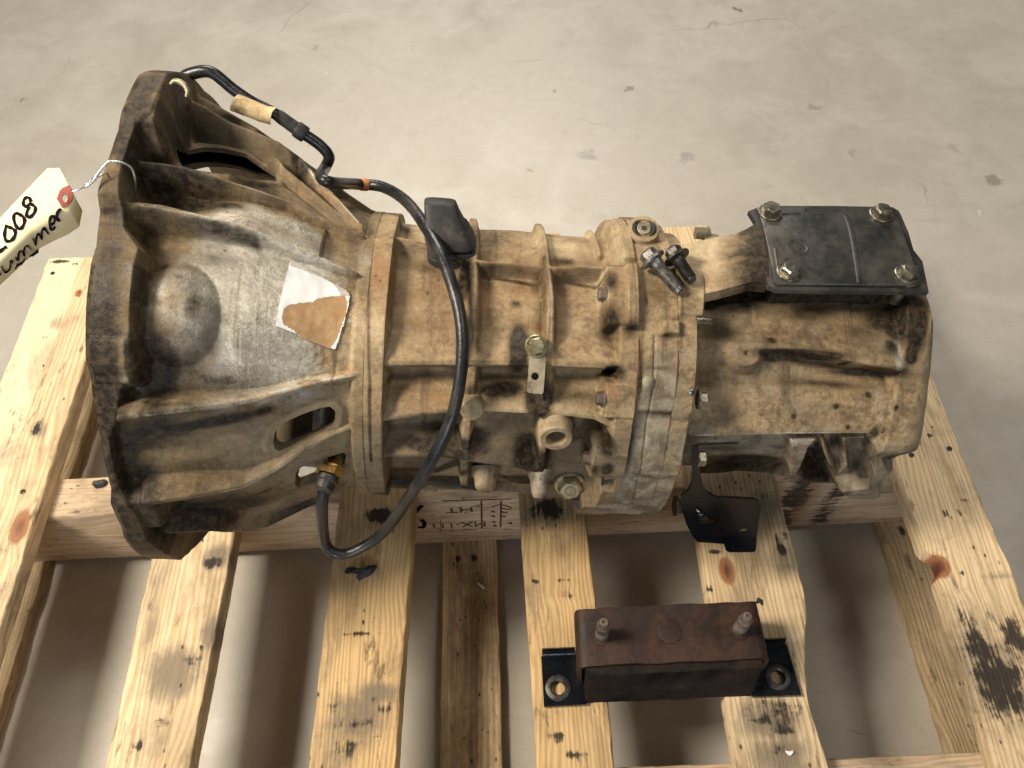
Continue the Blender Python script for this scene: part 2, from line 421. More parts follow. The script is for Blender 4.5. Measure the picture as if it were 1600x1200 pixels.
# ------------------------------------------------------------------ wood
def wood_material(name, early, late, rough_sawn=0.0, seedv=0.0):
    n = NT(name); c0 = n.obj()
    inf = n.n('ShaderNodeObjectInfo')
    offs = n.n('ShaderNodeVectorMath', operation='MULTIPLY_ADD')
    cmb = n.n('ShaderNodeCombineXYZ'); n.put(cmb.inputs[0], inf.outputs['Random']); n.put(cmb.inputs[1], inf.outputs['Random']); n.put(cmb.inputs[2], inf.outputs['Random'])
    n.put(offs.inputs[0], cmb.outputs[0]); offs.inputs[1].default_value = (7.3, 11.1, 5.7); n.put(offs.inputs[2], c0)
    c = offs.outputs[0]
    wv = n.noise(n.mapv(c, scale=(9, 1.3, 9)), 1.6, 3, .5, .6)
    xyz = n.n('ShaderNodeSeparateXYZ'); n.put(xyz.inputs[0], c)
    # growth rings: distance like coordinate bent by the slow noise and by knots
    rr = n.math('ADD', n.math('MULTIPLY', xyz.outputs[0], 1080), n.math('ADD', n.math('MULTIPLY', xyz.outputs[2], 400), n.math('ADD', n.math('MULTIPLY', wv, 70), n.math('MULTIPLY', n.attr('knot'), 10))))
    ring = n.math('ADD', n.math('MULTIPLY', n.math('SINE', rr), .5), .5)
    ring = n.math('POWER', ring, 1.6)
    fib = n.noise(n.mapv(c, scale=(70, 1.6, 70)), 5, 5, .65)
    fib2 = n.noise(n.mapv(c, scale=(40, 2.4, 40)), 2, 4, .6)
    blot = n.noise(n.mapv(c, scale=(1, .35, 1)), 16, 5, .6, .4)
    g = n.math('ADD', n.math('MULTIPLY', ring, .27), n.math('ADD', n.math('MULTIPLY', fib, .52), n.math('MULTIPLY', fib2, .34)))
    col = n.mix(n.rng(g, .34, .80), early, late)
    col = n.mix(n.math('MULTIPLY', n.rng(blot, .50, .70), .40), col, tuple(x * .62 for x in late))
    sap = n.attr('sap')
    col = n.mix(n.math('MULTIPLY', sap, .75), col, (.80, .66, .44))
    # knots
    kn = n.attr('knot')
    kc = n.mix(n.rng(n.math('ADD', kn, n.math('MULTIPLY', n.math('SUBTRACT', fib2, .5), .3)), .55, .95), (.36, .16, .07), (.13, .045, .028))
    col = n.mix(n.rng(kn, .28, .52), col, kc)
    # weathering and dirt
    soil = n.noise(n.mapv(c, scale=(1, .4, 1), loc=(3, 1, 4)), 20, 6, .68, .5)
    col = n.mix(n.math('MULTIPLY', n.rng(soil, .46, .70), .62), col, (.19, .14, .085))
    scuff = n.noise(n.mapv(c, scale=(14, 3, 14), loc=(7, 2, 1)), 5, 6, .72, .4)
    col = n.mix(n.math('MULTIPLY', n.rng(scuff, .575, .69), .72), col, (.075, .055, .035))
    mott = n.noise(c, 55, 6, .68, .4); mot2 = n.noise(n.mapv(c, scale=(1, .45, 1)), 130, 5, .65)
    brk = n.math('ADD', n.math('MULTIPLY', mott, .55), n.math('MULTIPLY', mot2, .45))
    gv = n.rng(n.math('ADD', n.math('MULTIPLY', n.attr('grey'), 1.25), n.math('MULTIPLY', n.math('SUBTRACT', n.math('ADD', n.math('MULTIPLY', brk, .6), n.math('MULTIPLY', fib, .4)), .5), 1.7)), .25, .85)
    col = n.mix(n.math('MULTIPLY', gv, .85), col, n.mix(fib, (.085, .068, .05), (.27, .215, .15)))
    sv = n.rng(n.math('ADD', n.math('MULTIPLY', n.attr('stain'), 1.3), n.math('MULTIPLY', n.math('SUBTRACT', n.math('ADD', n.math('MULTIPLY', brk, .65), n.math('MULTIPLY', fib, .35)), .5), 2.2)), .42, .66)
    col = n.mix(n.math('MULTIPLY', sv, .93), col, (.022, .017, .013))
    vor = n.n('ShaderNodeTexVoronoi'); n.put(vor.inputs['Vector'], n.mapv(c, scale=(1, .55, 1))); vor.inputs['Scale'].default_value = 90
    sp = n.math('MULTIPLY', n.rng(vor.outputs['Distance'], .08, .16, 1, 0), n.rng(n.math('ADD', n.noise(c, 14, 3), n.math('MULTIPLY', n.attr('grey'), .25)), .56, .64))
    col = n.mix(n.math('MULTIPLY', sp, .85), col, (.03, .02, .014))
    saw = n.noise(n.mapv(c, scale=(4, 260, 4)), 1.0, 3, .6, .2)
    h = n.math('ADD', n.math('MULTIPLY', g, 1.0), n.math('ADD', n.math('MULTIPLY', mot2, .7), n.math('MULTIPLY', saw, .5 + rough_sawn)))
    n.set(Base_Color=col, Roughness=n.math('ADD', .62, n.math('MULTIPLY', fib, .2)), Normal=n.bump(h, .0013 + .0016 * rough_sawn, .55))
    n.b.inputs['Specular IOR Level'].default_value = .28
    MAT[name] = n.m
wood_material('pine', (.74, .575, .36), (.56, .375, .195))
wood_material('pine_warm', (.70, .49, .25), (.52, .315, .135))
wood_material('pine_pink', (.57, .425, .285), (.45, .31, .19))
wood_material('pine_rough', (.50, .385, .235), (.345, .24, .13), 1.0)

def blobs(X, Y, lst):
    a = np.zeros(len(X))
    for cx, cy, rx, ry, s_ in lst:
        d = ((X - cx) / rx) ** 2 + ((Y - cy) / ry) ** 2
        a = np.maximum(a, s_ * np.exp(-d * .9))
    return a
def vnoise(x, y, sd, sc):
    return mnoise.noise(Vector((x * sc + sd * 13.7, y * sc + sd * 7.1, sd * 3.3)))
def board(name, left, right, y0, y1, th, mat, parent, ztop=0.0, step=.006, nx=22, chip=.0007, cup=.0, marks=None, rot=None, loc=(0, 0, 0), sd=1.0):
    """left/right: lists of (y, x). Local length along Y. marks: dict attr -> [(x,y,rx,ry,strength)]"""
    ys = np.linspace(y0, y1, max(3, int((y1 - y0) / step)))
    L = np.interp(ys, *zip(*sorted(left))); R = np.interp(ys, *zip(*sorted(right)))
    vs_ = []; bev = .0016
    for i, y in enumerate(ys):
        l = L[i] + chip * (vnoise(y, .3, sd, 30) + .6 * vnoise(y, .7, sd + 1, 120)); r = R[i] + chip * (vnoise(y, .9, sd + 2, 30) + .6 * vnoise(y, .1, sd + 3, 120))
        e0 = bev * (1 + .8 * vnoise(y, 2., sd, 60)); e1 = bev * (1 + .8 * vnoise(y, 3., sd, 60))
        yy = y
        if i in (0, len(ys) - 1): yy = y
        vs_.append((l, yy, ztop - th)); vs_.append((l, yy, ztop - e0 * 1.2))
        for k in range(nx):
            f = k / (nx - 1); x = l + e0 + (r - l - e0 - e1) * f
            ye = yy
            if i == 0: ye = yy + .003 * vnoise(x, 1., sd, 90)
            if i == len(ys) - 1: ye = yy + .003 * vnoise(x, 5., sd, 90)
            vs_.append((x, ye, ztop + cup * (2 * f - 1) ** 2 + .00035 * vnoise(x, y, sd, 45)))
        vs_.append((r, yy, ztop - e1 * 1.2)); vs_.append((r, yy, ztop - th))
    m = nx + 4; fs_ = []
    for i in range(len(ys) - 1):
        for k in range(m):
            k2 = (k + 1) % m
            fs_.append((i * m + k, i * m + k2, (i + 1) * m + k2, (i + 1) * m + k))
    fs_.append(tuple(range(m - 1, -1, -1))); b = (len(ys) - 1) * m; fs_.append(tuple(b + k for k in range(m)))
    V = np.array(vs_); at_ = {}
    for k in ('stain', 'knot', 'sap', 'grey'):
        mk = (marks or {}).get(k, [])
        f = mk(V[:, 0], V[:, 1]) if callable(mk) else blobs(V[:, 0], V[:, 1], mk)
        at_[k] = f
    fs_ = [f[::-1] for f in fs_]
    o = new_obj(name, V, fs_, mat, parent, 50, at_)
    o.location = loc
    if rot: o.rotation_euler = rot
    return o
def bm_(lst, z=0.0, off=(0, 0)):
    """photo marks (px, py, rx, ry, strength) onto the plane at height z"""
    out = []
    for px, py, rx, ry, s_ in lst:
        p = at(px, py, z); out.append((p[0] - off[0], p[1] - off[1], rx * .00068, ry * .00082, s_))
    return out
def ed(lst, z=0.0):
    return [(at(x, y, z)[1], at(x, y, z)[0]) for x, y in lst]

pallet = empty('wooden_pallet', (0, 0, 0), 'worn pine pallet with gapped deck boards under the gearbox', 'pallet')
YB = .380
def two(L, R, lx, rx):
    return [(-.5, lx), (.5, lx)], [(-.5, rx), (.5, rx)]
# left lead board
l, r = two(0, 0, -.687, -.5805)
def sap1(X, Y): return 1 / (1 + np.exp((X + .634 + .0012 * np.sin(Y * 60)) / .0011))
b = board('deck_board', l, r, -.42, YB, TD, 'pine', pallet, marks=dict(
    stain=bm_([(95, 408, 22, 5, .8), (118, 412, 9, 8, .55), (70, 425, 10, 4, .45), (58, 668, 9, 20, .62), (66, 655, 5, 8, .5), (45, 745, 14, 3, .6), (68, 572, 3, 6, .6), (60, 600, 3, 5, .5), (72, 527, 14, 5, .45), (5, 860, 18, 30, .32)]),
    knot=bm_([(123, 458, 8, 9, 1.0), (31, 823, 17, 30, .85), (30, 590, 12, 12, .3)]),
    sap=sap1, grey=bm_([(90, 505, 25, 22, .5), (25, 600, 15, 20, .35), (62, 670, 20, 25, .6), (20, 930, 40, 60, .45), (115, 500, 16, 20, .4), (80, 440, 15, 20, .3), (30, 730, 20, 50, .35)])), sd=1.1)
b['label'] = 'bright lead board on the left with an orange knot and a black end'
l = [(-.5, -.429), (-.311, -.429), (-.092, -.431), (.5, -.431)]; r = [(-.5, -.346), (-.312, -.345), (-.081, -.339), (.5, -.339)]
board('deck_board', l, r, -.42, YB, TD, 'pine', pallet, marks=dict(
    stain=bm_([(315, 1010, 4, 4, .7), (240, 1040, 8, 10, .35), (290, 1098, 4, 3, .5), (180, 1190, 30, 15, .3), (270, 1150, 10, 6, .45), (300, 1030, 20, 14, .5), (250, 1130, 24, 8, .48), (215, 1165, 18, 10, .5), (330, 880, 26, 12, .5)]),
    knot=[], grey=bm_([(340, 870, 30, 22, .75), (330, 990, 22, 30, .7), (270, 1050, 55, 45, .75), (230, 990, 14, 40, .4), (230, 1150, 70, 50, .45)])), sd=2.3)
l = [(-.5, -.229), (-.312, -.227), (-.047, -.222), (.5, -.222)]; r = [(-.5, -.141), (-.32, -.141), (-.083, -.133), (.5, -.133)]
b = board('deck_board', l, r, -.42, YB, TD, 'pine_warm', pallet, marks=dict(
    stain=bm_([(595, 805, 32, 14, .75), (575, 820, 20, 20, .35), (560, 991, 32, 5, .62), (560, 1130, 40, 10, .5), (540, 1165, 30, 14, .48), (600, 1105, 18, 12, .5), (520, 1110, 12, 10, .45), (600, 988, 8, 3, .4), (568, 941, 4, 3, .8), (569, 957, 3, 3, .8), (568, 972, 2, 3, .7), (614, 832, 4, 4, .7), (625, 874, 2, 2, .7), (590, 848, 6, 2, .6), (585, 1090, 14, 8, .4), (590, 1150, 12, 5, .55), (497, 1085, 5, 7, .6), (548, 870, 4, 2, .7)]),
    knot=[], grey=bm_([(590, 1085, 40, 16, .8), (560, 1120, 60, 40, .7), (520, 1160, 60, 60, .5), (600, 810, 40, 30, .5)])), sd=3.7)
b['label'] = 'honey coloured board under the hose loop with smears of grease'
l = [(-.5, -.004), (-.278, -.005), (-.07, -.010), (.5, -.012)]; r = [(-.5, .072), (-.275, .071), (-.174, .068), (-.067, .066), (.5, .064)]
board('deck_board', l, r, -.42, YB, TD, 'pine_warm', pallet, marks=dict(
    stain=bm_([(855, 795, 45, 20, .62), (900, 800, 25, 25, .35), (826, 818, 9, 5, .5), (836, 908, 8, 7, .78), (890, 932, 12, 9, .42), (905, 1000, 10, 6, .4), (870, 1150, 20, 10, .5), (900, 1180, 24, 8, .5), (850, 1120, 10, 14, .45), (880, 905, 14, 4, .5), (840, 993, 22, 3, .5), (866, 987, 10, 5, .4)]),
    knot=bm_([(882, 928, 18, 9, .45)]), grey=bm_([(850, 800, 70, 45, .5), (832, 920, 16, 60, .5), (860, 1000, 30, 30, .35), (920, 1000, 14, 20, .35)])), sd=4.9)
l = [(-.5, .186)] + ed([(1147, 1180), (1118, 1010), (1092, 845)]) + [(.5, .190)]
r = [(-.5, .279)] + ed([(1292, 1187), (1280, 1149), (1267, 1112), (1259, 1053), (1258, 998), (1261, 965), (1259, 936), (1247, 881), (1236, 837), (1228, 815), (1217, 760)]) + [(.02, .288), (.5, .283)]
b = board('deck_board', l, r, -.42, YB, TD, 'pine', pallet, marks=dict(
    stain=bm_([(1215, 838, 16, 5, .65), (1222, 858, 8, 12, .75), (1180, 864, 40, 4, .45), (1228, 835, 5, 14, .6), (1108, 918, 9, 6, .6), (1232, 888, 14, 2, .7), (1120, 862, 16, 3, .6), (1215, 1110, 50, 20, .5), (1225, 1140, 44, 7, .55), (1190, 1122, 30, 5, .6), (1240, 1098, 22, 6, .55), (1222, 1172, 40, 8, .45), (1150, 940, 2, 3, .6), (1184, 775, 40, 12, .3)]),
    knot=bm_([(1136, 892, 13, 20, .95)]), grey=bm_([(1190, 790, 50, 30, .55), (1225, 870, 25, 35, .45), (1200, 1125, 60, 30, .7), (1220, 1185, 60, 35, .7), (1235, 1020, 20, 60, .3)])), sd=6.1)
b['label'] = 'wavy edged pine board under the hanging bracket with a reddish knot'
l = [(-.5, .432), (-.342, .431), (-.235, .436), (-.160, .438), (-.148, .447), (-.136, .446), (-.126, .433), (-.017, .432), (.5, .430)]
r = [(-.5, .520), (-.183, .519), (-.036, .515), (.125, .515), (.5, .515)]
b = board('deck_board', l, r, -.42, YB, TD, 'pine', pallet, chip=.0010, marks=dict(
    stain=bm_([(1530, 1015, 30, 40, .55), (1510, 970, 20, 30, .42), (1560, 1060, 45, 60, .62), (1590, 1000, 30, 40, .55), (1555, 1110, 30, 22, .5), (1540, 1040, 12, 50, .45), (1453, 680, 5, 5, .8), (1456, 667, 3, 3, .6), (1437, 700, 6, 3, .7), (1507, 784, 10, 5, .75), (1477, 802, 5, 5, .75), (1498, 800, 4, 10, .65), (1458, 626, 3, 3, .8), (1530, 870, 5, 5, .5), (1503, 897, 5, 5, .7), (1585, 890, 30, 5, .35)]),
    knot=bm_([(1468, 884, 17, 17, 1.0), (1505, 920, 22, 12, .35)]), grey=bm_([(1470, 675, 30, 15, .4), (1500, 760, 25, 20, .4), (1520, 860, 40, 14, .35), (1560, 900, 40, 8, .5), (1540, 1040, 70, 90, .6), (1460, 600, 10, 40, .3)])), sd=7.7)
b['label'] = 'outer right board with a purple edge knot and a scorched black patch'
# nails at the crossings, sharing one mesh
nm = MB().lathe((0, 0, 0), (0, 0, 1), [(.0033, -.001), (.0033, .0003), (.0028, .0005), (0, .0006)], 12)
nail0 = None
NR = np.random.default_rng(8)
for xc_ in ((-.665, -.605), (-.41, -.362), (-.205, -.155), (.012, .05), (.208, .268), (.455, .498)):
    for yc_ in (-.352, .002, .352):
        for xn in xc_:
            px_, py_ = xn + NR.uniform(-.008, .008), yc_ + NR.uniform(-.012, .012)
            if nail0 is None: nail0 = nm.build('nail', 'dark_steel', pallet, 40); o = nail0
            else: o = copy_part(nail0, pallet)
            o.location = (px_, py_, .0002)
# stringers: local length along Y, turned to run left to right
for yc, mk, nm in ((0.0, 'pine_pink', None), (-.3535, 'pine_pink', None), (.3530, 'pine', None)):
    marks = dict(stain=[(.0, .50, .010, .03, .3)], knot=[], grey=[(0, .40, .04, .05, .4)])
    if yc == 0.0:
        # local (x, y) = (-world y, world x) after the quarter turn
        marks = dict(stain=[(.020, -.545, .006, .05, .42), (.022, -.50, .004, .03, .5), (.02, .33, .02, .025, .62), (.025, .38, .012, .02, .5), (-.01, .40, .02, .05, .4), (.0, -.25, .03, .06, .3)],
                     knot=[(.022, .345, .012, .02, .55)], grey=[(.0, -.56, .03, .03, .35), (.024, -.53, .004, .09, .5), (.02, .36, .03, .06, .5), (.02, -.1, .02, .12, .3)])
    o = board('stringer', [(-1, -.0268), (1, -.0268)], [(-1, .0268), (1, .0268)], -.69, .522, HS, mk, pallet, ztop=-TD - .0004, nx=10, chip=.0004, marks=marks,
              rot=(0, 0, -math.pi / 2), loc=(0, yc, 0), sd=9 + yc * 10, step=.008)
# bottom boards on the floor
ZB = -TD - HS - .0008
for x0, x1, mt, sd in ((-.732, -.652, 'pine_rough', 11.), (-.116, -.044, 'pine', 12.), (.464, .545, 'pine_rough', 13.)):
    gm = bm_([(736, 1000, 60, 400, .5), (740, 900, 40, 60, .55), (715, 880, 20, 30, .5), (740, 1100, 40, 200, .35), (705, 1000, 14, 150, .55), (770, 1000, 10, 200, .45)], ZB) if sd == 12. else [((x0 + x1) / 2, -.1, .05, .4, .25)]
    sm = bm_([(715, 872, 6, 6, 1.0), (741, 872, 6, 6, 1.0), (722, 905, 14, 14, .40), (728, 963, 6, 4, .6), (765, 1127, 4, 6, .8), (754, 1142, 3, 4, .8), (771, 845, 4, 4, .7)], ZB) if sd == 12. else [(.49, -.04, .006, .008, .7)]
    board('bottom_board', [(-1, x0), (1, x0)], [(-1, x1), (1, x1)], -.42, .38, -ZB + ZF + .0004 if False else (ZB - ZF) - .0006, mt, pallet, ztop=ZB, nx=20, chip=.0022 if sd != 12. else .001, marks=dict(stain=sm, grey=gm), sd=sd)

# stencilled stamp on the front face of the middle stringer (upside down, as nailed)
YF = -.0268 - .0008
def stamp_plane(px, py):
    c, d = ray(px, py); t = (YF - c[1]) / d[1]; return c + t * d
def ribbon(mb, pts, wdt, nrm, th=.0002):
    pts = [np.asarray(p, float) for p in pts]; nrm = np.asarray(nrm, float); L_, R_ = [], []
    for i, p in enumerate(pts):
        t = pts[min(i + 1, len(pts) - 1)] - pts[max(i - 1, 0)]; sd_ = np.cross(nrm, t); sd_ /= np.linalg.norm(sd_) + 1e-12
        ww = wdt[i] if hasattr(wdt, '__len__') else wdt
        L_.append(p + sd_ * ww / 2); R_.append(p - sd_ * ww / 2)
    n = len(pts); vs_ = L_ + R_ + [p - nrm * th for p in L_] + [p - nrm * th for p in R_]
    fs_ = []
    for i in range(n - 1):
        fs_ += [(n + i, n + i + 1, i + 1, i), (2 * n + i, 2 * n + i + 1, i + 1, i)[::-1], (3 * n + i, n + i, n + i + 1, 3 * n + i + 1)[::-1]]
    mb.add(vs_, fs_); return mb
def text_mesh(body, size):
    cu = bpy.data.curves.new('txt', 'FONT'); cu.body = body; cu.size = size; cu.extrude = .0001; cu.resolution_u = 3; cu.align_x = 'CENTER'; cu.align_y = 'CENTER'
    o = bpy.data.objects.new('txt', cu); COL.objects.link(o); dg = bpy.context.evaluated_depsgraph_get(); dg.update()
    me = bpy.data.meshes.new_from_object(o.evaluated_get(dg)); bpy.data.objects.remove(o); bpy.data.curves.remove(cu)
    return me
STP = bpy.data.objects
stringer0 = bpy.data.objects['stringer']
def put_text(body, size, px, py, sx=1.0):
    me = text_mesh(body, size); me.name = 'stamp_lettering'; me.materials.append(MAT['stamp_ink'])
    p = stamp_plane(px, py)
    W = Matrix.Translation(Vector(p)) @ Matrix.Rotation(math.pi, 4, 'Y') @ Matrix.Rotation(math.pi / 2, 4, 'X') @ Matrix.Diagonal((sx, 1, 1, 1))
    me.transform(W); me.transform(Matrix.Rotation(math.pi / 2, 4, 'Z'))
    o = bpy.data.objects.new('stamp_lettering', me); COL.objects.link(o); o.parent = stringer0
put_text('HT', .020, 718, 797, 1.35)
put_text('MX-111', .021, 716, 820, 1.05)
mb = MB(); NF = np.array([0, -1, 0])
for a, b_, w_ in (((690, 783), (799, 780), .0012), ((752, 783), (753, 826), .0022), ((688, 829), (745, 828), .0009), ((783, 783), (782, 824), .0022), ((688, 812), (688, 829), .0009), ((787, 827), (800, 827), .0009)):
    ribbon(mb, [stamp_plane(*a), stamp_plane(*b_)], w_, NF)
for pts in ([(768, 793), (775, 790), (783, 789), (792, 791), (800, 794)], [(783, 794), (791, 796), (799, 796)], [(783, 799), (789, 802), (793, 800)], [(783, 806), (788, 808), (790, 806)]):
    ribbon(mb, spline([stamp_plane(*p) for p in pts], 4), .0016, NF)
for x, y in ((770, 800), (770, 807), (771, 816), (773, 822), (797, 818)):
    ribbon(mb, [stamp_plane(x - 2.5, y), stamp_plane(x, y - 1), stamp_plane(x + 2.5, y + 1)], .003, NF)
mb.v = [np.array([-p[1], p[0], p[2]]) for p in mb.v]
mb.build('stamp_mark', 'stamp_ink', stringer0)
# thick black painted characters left of the stamp
mb = MB()
ribbon(mb, spline([stamp_plane(660, 790), stamp_plane(652, 797), stamp_plane(645, 806)], 4), .006, NF)
ribbon(mb, spline([stamp_plane(658, 812), stamp_plane(663, 817), stamp_plane(661, 824), stamp_plane(653, 824)], 4), .0055, NF)
mb.v = [np.array([-p[1], p[0], p[2]]) for p in mb.v]
mb.build('stamp_mark', 'ink', stringer0)
# ------------------------------------------------------------------ gearbox housing
GW = Matrix.Identity(4)
for i in range(3):
    GW[i][0] = GN[i]; GW[i][1] = GH[i]; GW[i][2] = GV[i]; GW[i][3] = GC[i]
gearbox = empty('gearbox', GC, 'big dirty aluminium gearbox with flared bell housing lying on the pallet', 'gearbox', matrix=GW)
def itp(x, xs, ys): return np.interp(x, xs, ys)
def smax(a, b, k=.0022):
    h = np.clip(.5 + .5 * (b - a) / k, 0, 1); return a * (1 - h) + b * h + k * h * (1 - h)
def smin(a, b, k=.0022): return -smax(-a, -b, k)

TH = np.concatenate([np.arange(20, 236, .27), np.arange(236, 380, 5.0)])
NFINE = len(np.arange(20, 236, .27))
class Field:
    def __init__(s, s0, s1, rref, breaks=(), ds=.0009):
        S = list(np.arange(s0, s1, ds)) + [s1]
        for b in breaks: S += [b - .0002, b + .0002]
        S = np.unique(np.clip(np.array(S), s0, s1)); keep = [0]
        for i in range(1, len(S)):
            if S[i] - S[keep[-1]] > .00018: keep.append(i)
        S = S[keep]; S[-1] = s1
        s.nS, s.nT = len(S), len(TH)
        s.S, s.T = np.meshgrid(S, TH, indexing='ij'); s.S = s.S.copy(); s.T = s.T.copy()
        s.rref = rref; s.r = None; s.holes = []
        s.attr = {k: np.zeros_like(s.S) for k in ('oil', 'bare', 'grey', 'rust')}
        s.dead = np.zeros((s.nS - 1, s.nT), bool)
    def W(s): return np.radians(s.T) * s.rref
    def box_(s, pts, m):
        U, W_ = s.S, s.W(); P_ = np.array(pts)
        return (U > P_[:, 0].min() - m) & (U < P_[:, 0].max() + m) & (W_ > P_[:, 1].min() - m) & (W_ < P_[:, 1].max() + m)
    def cv(s, lst): return [(a, math.radians(t) * s.rref) for a, t, *_ in lst]
    def seg(s, pts, vals, mask):
        U = s.S[mask]; W_ = s.W()[mask]; bd = np.full(U.shape, 1e9); bv = np.zeros(U.shape); bs = np.zeros(U.shape)
        for i in range(len(pts) - 1):
            a = np.array(pts[i]); b = np.array(pts[i + 1]); ab = b - a; l2 = ab @ ab + 1e-15
            t = np.clip(((U - a[0]) * ab[0] + (W_ - a[1]) * ab[1]) / l2, 0, 1)
            dx = U - a[0] - t * ab[0]; dy = W_ - a[1] - t * ab[1]; d = np.hypot(dx, dy)
            m = d < bd; bd = np.where(m, d, bd); bv = np.where(m, vals[i] + t * (vals[i + 1] - vals[i]), bv)
            bs = np.where(m, np.sign(ab[0] * dy - ab[1] * dx), bs)
        return bd, bv, bs
    def rib(s, lst, width=.005, slope=5.0, slope2=None, k=.0015, add=None, dz=0.0, reach=.05):
        """raise a rib whose top follows lst [(s, theta, r)]; slope2 = slope on the larger-theta side"""
        pts = s.cv(lst); vals = [x[2] + dz for x in lst]
        m = s.box_(pts, reach); d, v, sg = s.seg(pts, vals, m)
        sl = np.where(sg > 0, slope if slope2 is None else slope2, slope)
        tgt = v - sl * np.maximum(0, d - width / 2)
        s.r[m] = smax(s.r[m], tgt, k); return s
    def sdf(s, lst, mask=None):
        pts = np.array(s.cv(lst)); U = s.S if mask is None else s.S[mask]; W_ = s.W() if mask is None else s.W()[mask]
        d = np.full(U.shape, 1e9); ins = np.zeros(U.shape, bool); n = len(pts); cx = np.zeros(U.shape); cy = np.zeros(U.shape)
        for i in range(n):
            a = pts[i]; b = pts[(i + 1) % n]; ab = b - a; l2 = ab @ ab + 1e-15
            t = np.clip(((U - a[0]) * ab[0] + (W_ - a[1]) * ab[1]) / l2, 0, 1)
            qx = a[0] + t * ab[0]; qy = a[1] + t * ab[1]; dd = np.hypot(U - qx, W_ - qy); mm = dd < d
            d = np.where(mm, dd, d); cx = np.where(mm, qx, cx); cy = np.where(mm, qy, cy)
            c = ((a[1] > W_) != (b[1] > W_)) & (U < (b[0] - a[0]) * (W_ - a[1]) / (b[1] - a[1] + 1e-15) + a[0]); ins ^= c
        return np.where(ins, -d, d), cx, cy
    def raise_(s, lst, rt, slope=4.0, k=.002, tilt=None):
        pts = s.cv(lst); m = s.box_(pts, .03); d, _, _ = s.sdf(lst, m)
        base = rt if not callable(rt) else rt(s.S[m], s.T[m])
        s.r[m] = smax(s.r[m], base - slope * np.maximum(0, d), k); return s
    def lower(s, lst, depth, slope=3.0, k=.002):
        pts = s.cv(lst); m = s.box_(pts, .03); d, _, _ = s.sdf(lst, m); rc = s.r[m]
        s.r[m] = rc - np.clip(-d * slope, 0, depth) * 1.0; return s
    def bumpy(s, s0, t0, rad, hgt, radt=None):
        d2 = ((s.S - s0) / rad) ** 2 + ((s.T - t0) * math.pi / 180 * s.rref / (radt or rad)) ** 2
        s.r = s.r + hgt * np.exp(-d2); return s
    def groove(s, lst, width, depth):
        pts = s.cv(lst); m = s.box_(pts, .01); d, _, _ = s.seg(pts, [0] * len(pts), m)
        s.r[m] -= depth * np.exp(-(d / width) ** 2); return s
    def relax(s, n=1):
        for _ in range(n):
            q = s.r; a = q.copy(); a[1:-1] = .5 * q[1:-1] + .25 * (q[:-2] + q[2:])
            s.r = .5 * a + .25 * (np.roll(a, 1, 1) + np.roll(a, -1, 1))
    def hit(s, px, py):
        """first point of this surface on the photo ray -> (s, theta)"""
        o, d = lray(px, py); t = np.linspace(.45, 1.25, 1600); X = o + t[:, None] * d
        th = np.degrees(np.arctan2(X[:, 2], X[:, 1])); th = np.where(th < 20, th + 360, th)
        i = np.clip(np.searchsorted(s.S[:, 300], X[:, 0]), 0, s.nS - 1); j = np.clip(np.searchsorted(TH, th), 0, s.nT - 1)
        rr = np.hypot(X[:, 1], X[:, 2]); ok = (X[:, 0] > s.S[0, 300] - .004) & (X[:, 0] < s.S[-1, 300] + .004) & (rr < s.r[i, j])
        k = int(np.argmax(ok)) if ok.any() else int(np.argmin(rr - s.r[i, j] + 10 * ((X[:, 0] < s.S[0, 300]) | (X[:, 0] > s.S[-1, 300]))))
        return X[k, 0], th[k]
    def stain(s, name, lst, rf, px=.00066):
        """blobs [(px, py, rx, ry, strength)] in photo positions on the surface"""
        A = s.attr[name]; W_ = s.W()
        for x, y, rx, ry, st_ in lst:
            a, t = s.hit(x, y); wy = math.radians(t) * s.rref
            d2 = ((s.S - a) / (rx * px)) ** 2 + ((W_ - wy) / (ry * px * 1.15)) ** 2
            np.maximum(A, st_ * np.exp(-d2 * .9), out=A)
    def line(s, name, pts, wpx, strength, px=.00066):
        A = s.attr[name]; q = [s.hit(*p) for p in pts]; c_ = s.cv(q); m = s.box_(c_, .02); d, _, _ = s.seg(c_, [0] * len(c_), m)
        A[m] = np.maximum(A[m], strength * np.exp(-(d / (wpx * px)) ** 2 * .9))
    def hole(s, lst, depth=.007):
        d, cx, cy = s.sdf(lst); n1 = s.nT
        # a cell dies when its centre is inside
        dc = .25 * (d[:-1, :] + d[1:, :] + np.roll(d, -1, 1)[:-1, :] + np.roll(d, -1, 1)[1:, :])
        dead = dc < 0; dead[:, NFINE:] = False
        s.dead |= dead
        s.holes.append((lst, depth))
        # pull the rim vertices onto the outline
        vd = np.zeros_like(s.S, bool); va = np.zeros_like(s.S, bool)
        for i in (0, 1):
            for j in (0, 1):
                vd[i:s.nS - 1 + i, :] |= np.roll(dead, j, 1); va[i:s.nS - 1 + i, :] |= np.roll(~dead, j, 1)
        rim = vd & va
        s.S[rim] = cx[rim]; s.T[rim] = np.degrees(cy[rim] / s.rref)
        s.rims = getattr(s, 'rims', []) + [(dead, depth)]
        return s
